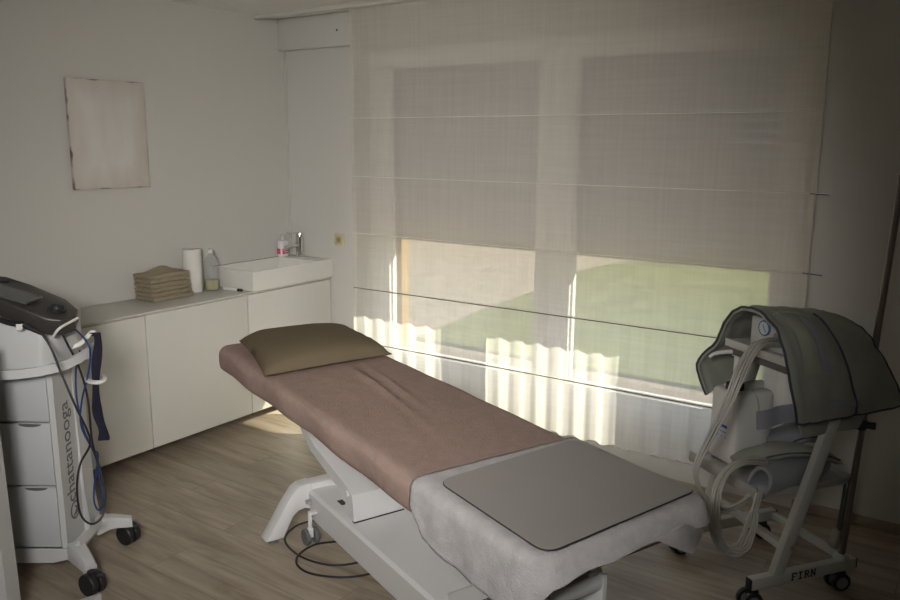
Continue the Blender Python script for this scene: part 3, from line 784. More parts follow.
# power lead on the floor
cb_ = B()
g = [on_z(*p, 0.006) for p in ((322,518),(296,526),(285,540),(300,556),(330,565),(360,562),(372,556))]
tube(cb_, g, 0.0045, 8)
g = [on_z(*p, 0.007) for p in ((338,541),(315,546),(299,556),(297,566),(310,573),(340,577),(368,574),(385,566))]
g2 = [V3((p.x, p.y, 0.014 if 1 <= i <= 3 else 0.006)) for i, p in enumerate(g)]
tube(cb_, g2, 0.0045, 8)
tag(obj('power_cable', cb_, M_black), 'black power cable looped on the floor under the treatment table', 'cable')

# ------------------------------------------------------------------ drawer trolley on the left
RR = V3((math.cos(YAW), math.sin(YAW), 0)); FF = V3((-math.sin(YAW), math.cos(YAW), 0)); O2 = V3((1.080, -2.335, 0))
dv = thing('therapy_trolley', 'white therapy trolley with three drawers, dark slanted console and black castors', 'trolley', O2, YAW)
AW = -0.36   # left side of the column
b = B()
# column side walls and back, frame round the drawers
def colx(z): return 0.0 + 0.012*max(0, (0.35-z)/0.25)
prism(b, [(AW, 0.10), (AW, 0.86), (0.0, 0.86), (0.0, 0.10)], 1, 0.02, 0.215)
prism(b, [(-0.022, 0.10), (-0.022, 0.86), (0.0, 0.86), (0.0, 0.10)], 1, 0.0, 0.022)
prism(b, [(AW, 0.10), (AW, 0.86), (AW+0.022, 0.86), (AW+0.022, 0.10)], 1, 0.0, 0.022)
prism(b, [(AW+.022, 0.10), (AW+.022, 0.122), (-0.022, 0.122), (-0.022, 0.10)], 1, 0.0, 0.022)
obj('column', b, M_devwhite, dv, angle=20)
b = B(); prism(b, [(-0.02, 0.10), (0.010, 0.10), (0.026, 0.16), (0.014, 0.28), (0.006, 0.60), (0.004, 0.86), (-0.02, 0.86)], 1, 0.150, 0.240); obj('side_cover', b, M_devwhite, dv, angle=25)
zz = [0.124, 0.388, 0.652, 0.858]
for k in range(3):
    b = B(); box(b, (AW+0.024, -0.006, zz[k]+0.004), (-0.024, 0.018, zz[k+1]-0.004), 0.004)
    dr = obj('drawer', b, M_drawer, dv)
    b = B(); pts = [(-0.10-0.045*math.cos(PI*i/10), zz[k+1]-0.006-0.012*math.sin(PI*i/10)) for i in range(11)]
    prism(b, pts, 1, -0.0075, -0.005); obj('finger_pull', b, mat('drawer_shadow_gap', (0.12, 0.12, 0.12), 0.6), dr)
# base with curved legs
def curved_leg(p0, p1, p2, w0, w1, h0, h1):
    b = B(); path = smooth_path([p0, p1, p2], 8); L_ = len(path)
    rings = []
    for i, p in enumerate(path):
        t = i/(L_-1); a = path[max(i-1,0)]; c = path[min(i+1,L_-1)]; d = (c-a); d.z = 0; d.normalize(); s = V3((-d.y, d.x, 0))
        wd = w0+(w1-w0)*t; h = h0+(h1-h0)*t
        rings.append([b.verts.new(p+s*wd), b.verts.new(p+s*wd*0.75+V3((0,0,h*0.3))), b.verts.new(p-s*wd*0.75+V3((0,0,h*0.3))), b.verts.new(p-s*wd), b.verts.new(p-s*wd-V3((0,0,h))), b.verts.new(p+s*wd-V3((0,0,h)))])
    for a, c in zip(rings, rings[1:]):
        for k in range(6): b.faces.new((a[k], a[(k+1)%6], c[(k+1)%6], c[k]))
    b.faces.new(rings[0]); b.faces.new(rings[-1][::-1]); return b
b = B(); prism(b, [(AW-.03, 0.085), (AW-.03, 0.122), (0.02, 0.122), (0.05, 0.165), (0.06, 0.13), (0.03, 0.085), (-0.06, 0.062), (-0.30, 0.062)], 1, -0.01, 0.24); obj('base_plate', b, M_devwhite, dv, angle=40)
legs = [((0.02, 0.02, 0.125), (0.09, -0.055, 0.118), (0.135, -0.10, 0.098)), ((0.02, 0.20, 0.135), (0.07, 0.235, 0.135), (0.150, 0.270, 0.115)),
        ((AW, 0.02, 0.125), (AW-0.07, -0.055, 0.118), (AW-0.115, -0.10, 0.098)), ((AW, 0.20, 0.135), (AW-0.06, 0.235, 0.135), (AW-0.12, 0.270, 0.115))]
cast = [(0.147, -0.125), (0.128, 0.275), (AW-0.125, -0.125), (AW-0.12, 0.275)]
for (p0, p1, p2), (cx, cy) in zip(legs, cast):
    obj('leg', curved_leg(V3(p0), V3(p1), V3(p2), 0.036, 0.022, 0.050, 0.028), M_devwhite, dv, angle=40)
    b = B(); c = V3((cx, cy, 0.045))
    for s in (-1, 1): wheel(b, c+V3((0, 0, 0))+RR*0+V3((0.016*s*0.5, 0.016*s, 0)), (0.45, 0.9, 0), 0.045, 0.026)
    cyl(b, (cx, cy, 0.045), (cx, cy, 0.095), 0.016); rbox(b, (cx, cy, 0.056), (0.030, 0.026, 0.034), 0.024, 8)
    cs = obj('castor', b, M_black, dv)
    b = B(); rbox(b, (cx+0.038, cy-0.01, 0.080), (0.014, 0.012, 0.005), 0.004, 6); obj('brake_pedal', b, M_black, cs)
# upper body under the console
def DP(x, y, bb): # point of the plane at local depth bb
    p = on_plane(x, y, O2+FF*bb, FF); q = p-O2; return V3((q.dot(RR), bb, q.z))
b = B()
lo = [V3((AW-0.03, -0.09, 0.86)), V3((0.012, -0.09, 0.86)), V3((0.045, -0.03, 0.862)), V3((0.05, 0.10, 0.865)), V3((0.02, 0.22, 0.865)), V3((AW-0.03, 0.22, 0.86))]
hi = [V3((AW-0.03, -0.105, 1.165)), V3((0.030, -0.105, 1.045)), V3((0.060, -0.06, 1.040)), V3((0.095, 0.055, 1.040)), V3((0.04, 0.20, 1.075)), V3((AW-0.03, 0.20, 1.20))]
lv = [b.verts.new(p) for p in lo]; hv = [b.verts.new(p) for p in hi]
for k in range(6): b.faces.new((lv[k], lv[(k+1)%6], hv[(k+1)%6], hv[k]))
b.faces.new(lv[::-1]); b.faces.new(hv)
bmesh.ops.recalc_face_normals(b, faces=b.faces); bmesh.ops.bevel(b, geom=list(b.edges), offset=0.014, segments=3, affect='EDGES', profile=0.5)
obj('upper_housing', b, M_devwhite, dv, angle=40)
# console panel
con = [DP(-30, 290, -0.125), DP(20, 309, -0.125), DP(46, 320, -0.12), DP(62, 321, -0.10), DP(76, 316, -0.04), DP(78, 310, 0.02), DP(66, 300, 0.10), DP(30, 285, 0.14), DP(6, 277, 0.15), DP(-30, 275, 0.15)]
b = B(); up = V3((0.25, -0.30, 1)).normalized()
tp = [b.verts.new(p+V3((0,0,0.004))) for p in con]; bt = [b.verts.new(p*0.97+V3((0,0,0.03))*0-up*0.030+V3((0,0,0.03))*0) for p in con]
for k in range(len(con)): b.faces.new((tp[k], tp[(k+1)%len(con)], bt[(k+1)%len(con)], bt[k]))
b.faces.new(tp); b.faces.new(bt[::-1])
bmesh.ops.recalc_face_normals(b, faces=b.faces); bmesh.ops.bevel(b, geom=[e for e in b.edges if e.calc_face_angle(0) > 0.5], offset=0.006, segments=2, affect='EDGES', profile=0.5)
cn = obj('console', b, M_screenframe, dv, angle=40)
def onpanel(x, y, lift=0.006):
    # least-squares plane through three of the console's corners
    p0, p1, p2 = con[1], con[4], con[7]; n = (p1-p0).cross(p2-p0).normalized()
    if n.z < 0: n = -n
    W = lambda q: O2+RR*q.x+FF*q.y+V3((0,0,q.z)); nw = RR*n.x+FF*n.y+V3((0,0,n.z))
    p = on_plane(x, y, W(p0)+nw*lift, nw)-O2
    return V3((p.dot(RR), p.dot(FF), p.z)), n
b = B(); q = [onpanel(*p, lift=0.011)[0] for p in ((-14, 292), (26, 303), (43, 297), (0, 284))]; n_ = onpanel(0, 300)[1]
f1 = [b.verts.new(p) for p in q]; f2 = [b.verts.new(p-n_*0.006) for p in q]
b.faces.new(f1); b.faces.new(f2[::-1])
for k in range(4): b.faces.new((f1[k], f2[k], f2[(k+1)%4], f1[(k+1)%4]))
obj('screen', b, M_screen, cn, smooth=False)
p, n_ = onpanel(57, 309, 0.006)
b = B(); lathe(b, p, [(0.034, -0.004), (0.034, 0.004), (0.027, 0.006), (0.024, 0.006), (0.022, 0.016), (0.012, 0.019)], 28, n_); obj('dial', b, M_black, cn)
p, n_ = onpanel(3, 280, 0.006)
b = B(); lathe(b, p, [(0.022, -0.004), (0.022, 0.004), (0.016, 0.006)], 24, n_); obj('button', b, M_black, cn)
# front ring handle
def ringshape(zc, off, th, hh):
    b = B(); path = [V3((AW-0.02, -0.12-off, zc)), V3((-0.16, -0.135-off, zc)), V3((-0.02, -0.115-off, zc+0.004)), V3((0.07, -0.05-off*0.5, zc+0.014)), V3((0.115+off*.3, 0.05, zc+0.030)), V3((0.118+off*.3, 0.12, zc+0.040))]
    sp = smooth_path(path, 8); rings = []
    for i, p in enumerate(sp):
        a = sp[max(i-1,0)]; c = sp[min(i+1,len(sp)-1)]; d = (c-a).normalized(); s = V3((d.y, -d.x, 0)).normalized()
        rings.append([b.verts.new(p+s*th), b.verts.new(p+s*th+V3((0,0,hh))), b.verts.new(p-s*th+V3((0,0,hh))), b.verts.new(p-s*th)])
    for a, c in zip(rings, rings[1:]):
        for k in range(4): b.faces.new((a[k], a[(k+1)%4], c[(k+1)%4], c[k]))
    b.faces.new(rings[0]); b.faces.new(rings[-1][::-1]); return b
obj('ring_handle', ringshape(0.865, 0.0, 0.010, 0.034), M_devwhite, dv, angle=60)
b = B(); tube(b, [DP(50, 352, 0.03), DP(78, 345, 0.06), DP(92, 332, 0.10), DP(96, 336, 0.12), DP(95, 350, 0.12)], 0.010, 10, flat=0.5); obj('cable_hook', b, M_whiteplastic, dv)
b = B(); tube(b, [DP(85, 379, 0.08), DP(92, 382, 0.025), DP(101, 382, 0.02), DP(105, 378, 0.06), DP(103, 375, 0.12)], 0.010, 10, flat=0.5); obj('cable_hook', b, M_whiteplastic, dv)
b = B(); tube(b, [DP(53, 337, -0.10), DP(60, 328, -0.11), DP(78, 318, -0.03)], 0.005, 8); obj('port_cover', b, M_whiteplastic, dv)
b = B(); q = [DP(60, 333, -0.09), DP(74, 325, -0.03), DP(76, 320, -0.03), DP(62, 327, -0.09)]
f1 = [b.verts.new(p) for p in q]; f2 = [b.verts.new(p+V3((0,0.03,0))) for p in q]; b.faces.new(f1); b.faces.new(f2[::-1])
for k in range(4): b.faces.new((f1[k], f2[k], f2[(k+1)%4], f1[(k+1)%4]))
obj('port_block', b, M_blue, dv, smooth=False)
# lettering on the column's side, reading upwards
TZ0, TZ1 = 0.425, 0.745
mt = Matrix(((0,0,1,0.0135),(0,-1,0,0.155),(1,0,0,0.36),(0,0,0,1)))
text_mesh('lettering', 'chattanooga', 0.072, Matrix(((0,0,1,0.0),(0,-1,0,0.098),(1,0,0,0.290),(0,0,0,1))) @ Matrix.Translation((0,0,0.0012)), M_ink, dv, fit=(0.42, 0.095), bold=0.0)
b = B(); lathe(b, (0.0002, 0.085, 0.248), [(0.038, 0), (0.038, 0.0014), (0.030, 0.0014), (0.030, 0)], 32, (1,0,0), cap=False)
prism(b, [(0.063, 0.223), (0.11, 0.230), (0.108, 0.256), (0.080, 0.268), (0.096, 0.248)], 0, 0.0002, 0.0016)
obj('logo', b, M_ink, dv)
# black cable with probe and blue leads
b = B(); tube(b, [DP(-8, 317, -0.13), DP(10, 323, -0.14), DP(22, 324, -0.14)], 0.010, 10); tube(b, [DP(24, 325, -0.14), DP(34, 330, -0.14), DP(44, 335, -0.14)], lambda t: 0.011-0.006*t, 10)
pb = obj('probe', b, M_black, dv)
b = B(); rbox(b, DP(20, 327, -0.145), (0.012, 0.008, 0.012), 0.004, 6); obj('probe_clip', b, M_whiteplastic, dv)
b = B(); tube(b, [DP(43, 335, -0.14), DP(52, 350, -0.15), DP(62, 375, -0.15), DP(75, 405, -0.15), DP(87, 430, -0.10), DP(90, 445, -0.05), DP(80, 465, -0.05), DP(77, 490, -0.05), DP(81, 515, -0.06), DP(92, 524, -0.04), DP(103, 515, 0.0), DP(105, 490, 0.03), DP(98, 462, 0.05), DP(92, 440, 0.05), DP(88, 400, 0.06), DP(80, 370, 0.04), DP(68, 345, 0.0), DP(62, 334, -0.06)], 0.0042, 8); obj('probe_cable', b, M_black, dv)
b = B(); tube(b, [DP(72, 327, -0.04), DP(82, 336, 0.0), DP(90, 350, 0.03), DP(88, 375, 0.05), DP(82, 400, 0.05), DP(81, 425, 0.05), DP(92, 448, 0.06), DP(98, 455, 0.07), DP(95, 480, 0.07), DP(94, 500, 0.08), DP(98, 510, 0.09), DP(103, 506, 0.09), DP(103, 498, 0.08), DP(99, 475, 0.08), DP(95, 455, 0.08), DP(84, 430, 0.07), DP(77, 400, 0.07), DP(76, 370, 0.06), DP(80, 350, 0.04)], 0.0036, 8); obj('blue_lead', b, M_blue, dv)
st = B(); sp = smooth_path([DP(90, 336, 0.10), DP(96, 333, 0.09), DP(98, 345, 0.07), DP(96, 370, 0.06), DP(96, 395, 0.05), DP(98, 415, 0.05), DP(103, 430, 0.05), DP(104, 440, 0.05)], 8)
rings = []
for i, p in enumerate(sp):
    t = i/(len(sp)-1); wd = 0.013+0.003*math.sin(i*0.37)+0.004*t; th = 0.006
    s = V3((1, 0.2*math.sin(i*.15), 0)).normalized(); nrm = V3((0, -1, 0))
    rings.append([st.verts.new(p+s*wd+nrm*th), st.verts.new(p-s*wd+nrm*th), st.verts.new(p-s*wd-nrm*th), st.verts.new(p+s*wd-nrm*th)])
for a, c in zip(rings, rings[1:]):
    for k in range(4): st.faces.new((a[k], a[(k+1)%4], c[(k+1)%4], c[k]))
st.faces.new(rings[0]); st.faces.new(rings[-1][::-1])
tag(obj('strap', st, M_navy), 'dark navy strap hanging from the hooks of the drawer trolley', 'strap')
bpy.data.objects['strap'].matrix_basis = frame_matrix(O2, YAW)

# second piece of white equipment at the left edge: an upright with a low foot
es = thing('equipment_stand', 'white upright of another device at the left edge, before the drawer trolley', 'stand', O2+RR*(-0.10)+FF*(-0.45), YAW)
def EP(x, y, bb): p = DP(x, y, bb); return p
e0 = DP(22, 600, -0.42); e1 = DP(0, 442, -0.42)
e0 = DP(21, 600, -0.42); e1 = DP(12, 500, -0.42); k_ = (e1.x-e0.x)/(e1.z-e0.z); xb = e0.x+(0.05-e0.z)*k_; xt = e0.x+(1.05-e0.z)*k_; xb -= 0.045; xt -= 0.075; xe = xb
b = B(); prism(b, [(xb-0.075, 0.05), (xb, 0.05), (xt, 1.05), (xt-0.075, 1.05)], 1, -0.42, -0.34); bm2 = b
b.transform(frame_matrix(O2, YAW)); obj('upright', b, M_devwhite, es, world=True)
ft = DP(95, 596, -0.50)
b = curved_leg(V3((xe-0.035, -0.36, 0.085)), V3((xe+0.05, -0.44, 0.082)), V3((ft.x+0.01, -0.52, max(0.05, ft.z))), 0.045, 0.03, 0.035, 0.03)
b.transform(frame_matrix(O2, YAW)); obj('leg', b, M_devwhite, es, world=True, angle=40)
b = B(); wheel(b, (ft.x-0.03, -0.53, 0.026), (0.4, 0.9, 0), 0.026, 0.03); b.transform(frame_matrix(O2, YAW)); obj('castor', b, M_black, es, world=True)
b = B(); prism(b, [(xb-0.35, 0.05), (xb-0.0755, 0.05), (xt-0.0755, 1.05), (xt-0.35, 1.05)], 1, -0.41, -0.35); b.transform(frame_matrix(O2, YAW)); obj('side_panel', b, mat('mid_grey_plastic', (0.25, 0.25, 0.25), 0.5), es, world=True)

# ------------------------------------------------------------------ compression therapy cart on the right
CA = math.radians(54); O3 = V3((3.408, -0.996, 0))
EX = V3((math.cos(CA), math.sin(CA), 0)); EY = V3((-math.sin(CA), math.cos(CA), 0))
ct = thing('compression_cart', 'white tubular therapy cart on castors with stencilled letters on its base bar', 'cart', O3, CA)
def KY(x, y, yl):
    p = on_plane(x, y, O3+EY*yl, EY)-O3; return V3((p.dot(EX), p.dot(EY), p.z))
def KX(x, y, xl):
    p = on_plane(x, y, O3+EX*xl, EX)-O3; return V3((p.dot(EX), p.dot(EY), p.z))
WD = 0.445
for yy in (0.0, WD):
    b = B(); box(b, (-0.012, yy-0.002, 0.078), (0.492, yy+0.032, 0.125), 0.004); rl = obj('base_bar', b, M_cart, ct)
    b = B(); box(b, (-0.018, yy, 0.081), (-0.0121, yy+0.030, 0.122), 0.001); obj('end_cap', b, M_black, rl); b = B(); box(b, (0.4921, yy, 0.081), (0.498, yy+0.030, 0.122), 0.001); obj('end_cap', b, M_black, rl)
    b = B(); bar(b, (0.105, yy+0.015, 0.110), (0.385 if yy == 0 else 0.345, yy+0.015, 0.93), 0.032, 0.050, 0.004, upv=(1,0,0)); obj('leg', b, M_cart, ct)
    for xx in (0.005, 0.43):
        b = B()
        cx, cy = xx, yy+0.015
        cyl(b, (cx, cy, 0.05), (cx, cy, 0.078), 0.010)
        rbox(b, (cx, cy, 0.052), (0.026, 0.010, 0.018), 0.008, 8)
        cs = obj('castor', b, M_black, ct)
        for s in (-1, 1):
            b = B(); wheel(b, (cx-0.012, cy+0.020*s, 0.037), (0.25, 1, 0), 0.037, 0.020); wh = obj('wheel', b, M_black, cs)
            b = B(); cyl(b, V3((cx-0.012, cy+0.020*s, 0.037))-V3((0.25,1,0)).normalized()*0.0112, V3((cx-0.012, cy+0.020*s, 0.037))+V3((0.25,1,0)).normalized()*0.0112, 0.0235); obj('hub', b, mat('grey_hub', (0.22, 0.225, 0.24), 0.5), cs)
b = B(); bar(b, (0.135, 0.03, 0.225), (0.150, WD, 0.235), 0.028, 0.028, 0.003); obj('cross_bar', b, M_cart, ct)
b = B(); bar(b, (0.48, 0.03, 0.10), (0.48, WD, 0.10), 0.028, 0.028, 0.003); obj('cross_bar', b, M_cart, ct)
bo = KY(792, 547, -0.001)
b = B(); lathe(b, (bo.x, -0.002, bo.z), [(0.008, 0.0), (0.008, 0.003), (0.004, 0.006)], 14, (0,-1,0)); obj('bolt', b, M_chrome, ct)
# stencilled letters
def stencil(ch, x0, h, wd):
    t = 0.0042; R_ = []
    def r(a, c, d, e): R_.append((x0+a*wd, x0+c*wd, d*h, e*h))
    bm = B()
    def seg(ax, az, bx, bz, th=t):
        p0 = V3((x0+ax*wd, -0.0026, 0.088+az*h)); p1 = V3((x0+bx*wd, -0.0026, 0.088+bz*h)); bar(bm, p0, p1, 0.0012, th, 0, upv=(1,0,0) if abs(p0.x-p1.x) < 1e-5 else (0,0,1))
    return bm, seg
FT = {'F': [(.2,0,.2,1), (.0,0,.45,0), (.0,1,.95,1), (.95,1,.95,.75), (.2,.5,.7,.5)],
      'I': [(.5,0,.5,1), (.15,0,.85,0), (.15,1,.85,1)],
      'R': [(.2,0,.2,1), (.0,0,.4,0), (.0,1,.7,1), (.7,1,.88,.75), (.88,.75,.7,.5), (.2,.5,.7,.5), (.55,.5,.9,0), (.75,0,1,0)],
      'N': [(.15,0,.15,1), (.0,0,.3,0), (.0,1,.3,1), (.15,1,.85,0), (.85,0,.85,1), (.7,1,1,1)]}
lb = B(); f0 = KY(791, 583, -0.003); f3 = KY(817, 574, -0.003)
Wt = f3.x-f0.x; cw = Wt/4*0.78
for k, ch in enumerate('FIRN'):
    x0 = f0.x + k*Wt/4
    for ax, az, bx, bz in FT[ch]:
        p0 = V3((x0+ax*cw, -0.0026, 0.090+az*0.026)); p1 = V3((x0+bx*cw, -0.0026, 0.090+bz*0.026))
        bar(lb, p0, p1, 0.0052, 0.0012, 0, upv=(0,1,0))
obj('lettering', lb, M_inkblack, ct, smooth=False)
# pole
pb0 = KY(844, 562, 0.018); pt = KY(902, 180, 0.03)
pz = V3((0.430, 0.018, 0.125)); ptop = V3((0.528, 0.022, 1.62))
b = B(); cyl(b, V3((0.428, 0.016, 0.125)), ptop, 0.0125, seg=18); cyl(b, ptop, ptop+(ptop-pz)*0.25, 0.009, seg=18); po = obj('pole', b, M_pole, ct)
b = B(); lathe(b, (0.428, 0.016, 0.125), [(0.030, 0), (0.030, 0.010), (0.018, 0.022)], 24); obj('pole_foot', b, M_cart, po)
kk = V3((0.4555, 0.016, 0.68))
b = B(); lathe(b, kk-V3((0,0,0.02)), [(0.019, 0), (0.022, 0.006), (0.022, 0.034), (0.019, 0.04)], 20); cyl(b, kk, kk+V3((0.03, -0.04, 0)), 0.012, 0.015, 14); obj('pole_clamp', b, M_black, po)
# shelf
b = B(); box(b, (0.012, 0.034, 0.435), (0.440, WD-0.003, 0.447), 0.003)
for (x0, x1, y0, y1) in ((0.0, 0.012, 0.034, WD-0.003), (0.440, 0.452, 0.034, WD-0.003)): box(b, (x0, y0, 0.425), (x1, y1, 0.470), 0.004)
box(b, (0.0, 0.0325, 0.430), (0.452, 0.040, 0.455), 0.003); box(b, (0.0, WD-0.009, 0.430), (0.452, WD-0.0015, 0.455), 0.003)
obj('shelf', b, mat('grey_shelf', (0.36, 0.35, 0.33), 0.45), ct, angle=40)
# top frame with compressor
b = B(); box(b, (0.085, 0.0, 0.948), (0.42, 0.36, 0.962), 0.004); box(b, (0.078, -0.006, 0.935), (0.088, 0.366, 0.968), 0.004)
obj('top_shelf', b, M_cart, ct)
b = B(); box(b, (0.10, 0.02, 0.900), (0.42, 0.36, 0.9475), 0.004); obj('underframe', b, mat('grey_underframe', (0.13, 0.12, 0.12), 0.6), ct)
cp = thing('compressor', 'white compression unit with a round pressure gauge on top of the cart', 'medical device', O3+EX*0.3+EY*0.22+V3((0,0,0.963)), CA)
def kb(bm): bm.transform(frame_matrix(O3, CA)); return bm
b = B(); box(b, (0.110, 0.070, 0.964), (0.38, 0.262, 1.080), 0.008); obj('unit_case', kb(b), M_cart, cp, world=True)
gg = KX(765, 328, 0.108); 
b = B(); lathe(b, (0.109, gg.y, gg.z), [(0.030, 0), (0.030, 0.006), (0.026, 0.008), (0.026, 0.006)], 32, (-1,0,0)); ga = obj('gauge', kb(b), M_gaugeblue, cp, world=True)
b = B(); lathe(b, (0.109, gg.y, gg.z), [(0.0245, 0.0062), (0.0245, 0.0072)], 32, (-1,0,0)); obj('gauge_face', kb(b), M_gaugeface, ga, world=False); 
bpy.data.objects['gauge_face'].data.transform(frame_matrix(cp.location, CA).inverted())
b = B(); bar(b, (0.1012, gg.y-0.012, gg.z-0.014), (0.1012, gg.y+0.006, gg.z+0.012), 0.003, 0.001, 0, upv=(1,0,0)); obj('gauge_needle', kb(b), M_gaugeblue, cp, world=True)
gk = KX(779, 337, 0.108)
b = B(); lathe(b, (0.109, gk.y, gk.z), [(0.016, 0), (0.016, 0.014), (0.012, 0.018)], 20, (-1,0,0)); obj('knob', kb(b), mat('blue_grey_knob', (0.20, 0.24, 0.30), 0.4), cp, world=True)
b = B(); bar(b, (0.1075, gk.y+0.040, gk.z-0.014), (0.1075, gk.y-0.004, gk.z-0.012), 0.008, 0.004, 0, upv=(1,0,0)); obj('connector', kb(b), M_gaugeblue, cp, world=True)

# draped leg sleeve over the compressor
front = [(700+97, 424, -0.045), (792, 395, -0.060), (786, 360, -0.050), (778, 333, -0.010), (768, 318, 0.06), (755, 309, 0.16), (738, 308, 0.28), (726, 320, 0.37), (716, 341, 0.44), (697, 364, 0.50), (706, 395, 0.47)]
back = [(903, 404, -0.045), (899, 390, -0.060), (890, 370, -0.045), (878, 350, -0.02), (866, 333, 0.02), (852, 322, 0.10), (830, 313, 0.22), (815, 312, 0.33), (800, 322, 0.42), (790, 334, 0.46), (782, 347, 0.47)]
Fp = [KY(*p) for p in front]; Bp = [KY(*p) for p in back]
sf = thing('compression_sleeve', 'large grey padded compression sleeve draped over the compression unit', 'sleeve', O3+EX*0.3+EY*0.2+V3((0,0,0.72)), CA)
Fs = smooth_path(Fp, 5); Bs = smooth_path(Bp, 5); NVs = len(Fs)-1
def sleeve(u, v):
    k = v*NVs; i = min(int(k), NVs-1); t = k-i
    a = Fs[i].lerp(Fs[i+1], t); c = Bs[i].lerp(Bs[i+1], t); p = a.lerp(c, u)
    cen = V3((p.x, 0.21, 0.80)); o = (p-cen); o.x = 0; o.normalize()
    puff = 0.016*math.sin(PI*u)**0.5 if 0 < u < 1 else 0
    puff += 0.010*noise.noise(V3((u*4, v*9, 3))) + 0.006*noise.noise(V3((u*11, v*24, 5))) - 0.006*math.exp(-((u-0.09)/0.018)**2)
    puff -= 0.006*math.exp(-((u-0.52)/0.03)**2)
    return p + o*puff
b = B(); grid(b, lambda u, v: sleeve(u, v), 40, NVs, -0.014); obj('sleeve_body', b, M_cuff, sf, angle=60)
sf.location = O3; 
def vv(x): return x
b = B(); tube(b, [V3(sleeve(0, j/NVs)) for j in range(0, NVs+1)], 0.0048, 8, 0); obj('edge_piping', b, M_piping, sf)
b = B(); tube(b, [V3(sleeve(i/20, 0)) for i in range(21)], 0.0045, 8, 0); obj('edge_piping', b, M_piping, sf)
b = B(); tube(b, [V3(sleeve(1, j/NVs)) for j in range(0, NVs+1)], 0.0045, 8, 0); obj('edge_piping', b, M_piping, sf)
def outward(p):
    o = V3((0, p.y-0.21, p.z-0.80)); return o.normalized()
def lifted(u, v, h): p = V3(sleeve(u, v)); return p + outward(p)*h
b = B(); tube(b, [lifted(0.52+0.03*math.sin(v*3), v, 0.004) for v in [0.0, 0.06, 0.12, 0.18, 0.24, 0.30, 0.36, 0.42, 0.48]], 0.0042, 8, 3); obj('seam_cord', b, M_piping, sf)
def patch(name, u0, u1, v0, v1, m, h=0.004, n=14):
    b = B(); grid(b, lambda a, c: lifted(u0+(u1-u0)*a, v0+(v1-v0)*c, h), n, n, 0.003); obj(name, b, m, sf, angle=60)
patch('velcro_panel', 0.13, 0.27, 0.16, 0.44, M_cuff2)
patch('velcro_strip', 0.30, 0.37, 0.17, 0.42, M_cuff3, 0.003)
patch('webbing_patch', 0.30, 0.56, 0.045, 0.075, M_cuff3, 0.003)
b = B(); tube(b, [lifted(u, 0.44, h) for u, h in ((0.10, 0.0), (0.18, 0.012), (0.28, 0.016), (0.38, 0.01), (0.44, 0.0))], 0.006, 8, 6, flat=0.4); obj('hanging_loop', b, M_cuff, sf)
# under flap below the hem and strap end
b = B(); q = [KY(799, 424, 0.0), KY(865, 415, 0.0), KY(858, 428, 0.0), KY(803, 438, 0.0)]
def qd(q): return lambda u, v: (q[0].lerp(q[1], u)).lerp(q[3].lerp(q[2], u), v) + V3((0, -0.006*math.sin(u*9), 0))
grid(b, qd(q), 10, 4, 0.012); obj('under_flap', b, M_cuff, sf)
b = B(); q = [KY(757, 412, -0.02), KY(803, 402, -0.03), KY(803, 420, -0.03), KY(757, 430, -0.02)]
grid(b, qd(q), 10, 4, 0.006); obj('strap_end', b, M_cuff3, sf)

# folded sleeves lying on the shelf
fs = thing('rolled_sleeve', 'blue grey compression sleeve rolled with its round opening showing on the cart shelf', 'sleeve', O3, CA)
C0 = at_depth(760, 483, 3.02)-O3; C0 = V3((C0.dot(EX), C0.dot(EY), C0.z))
b = B(); n = 28; rings = []
axd = [(0.0, 0.0, 0.0, 1.0), (0.04, 0.005, 0.002, 1.06), (0.12, 0.02, 0.004, 1.08), (0.20, 0.03, 0.006, 1.05), (0.28, 0.035, 0.018, 1.0), (0.335, 0.04, 0.01, 0.6)]
def rr_(k, rad, c, th): 
    a = 2*PI*k/n
    return c + V3((0.022*math.cos(a), math.sin(a)*rad*0.95+0.003*math.sin(3*a+c.x*20), math.cos(a)*rad*0.95))
R0 = 0.062
for dx, dy, dz, s in axd: rings.append([b.verts.new(rr_(k, R0*s, C0+V3((dx, dy, dz)), 0)) for k in range(n)])
inner = []
for dx, dy, dz, s in ((0.002, 0.0, 0, 0.80), (0.06, 0.005, 0.004, 0.80), (0.15, 0.02, 0.01, 0.7)): inner.append([b.verts.new(rr_(k, R0*s, C0+V3((dx, dy, dz)), 0)) for k in range(n)])
allr = inner[::-1] + rings
for a, c in zip(allr, allr[1:]):
    for k in range(n): b.faces.new((a[k], a[(k+1)%n], c[(k+1)%n], c[k]))
b.faces.new(allr[0]); b.faces.new(allr[-1][::-1])
obj('sleeve_body', b, M_cuff4, fs, angle=60)
b = B(); tube(b, [rr_(k, R0*0.90, C0+V3((-0.003,0,0)), 0) for k in range(n+1)], 0.0085, 8, 0); obj('rim', b, mat('grey_rim_nylon', (0.27, 0.275, 0.28), 0.6), fs)
b = B(); q = [C0+V3((0.02, -0.010, -0.046)), C0+V3((-0.012, -0.028, -0.045)), C0+V3((0.02, 0.030, -0.01)), C0+V3((0.06, 0.01, 0.0))]
tube(b, [C0+V3((-0.02, 0.03, -0.048)), C0+V3((0.01, 0.0, -0.02)), C0+V3((0.06, -0.01, -0.02))], 0.020, 12, 6, flat=0.6); obj('inner_tongue', b, mat('pale_blue_nylon', (0.27, 0.29, 0.34), 0.6), fs)
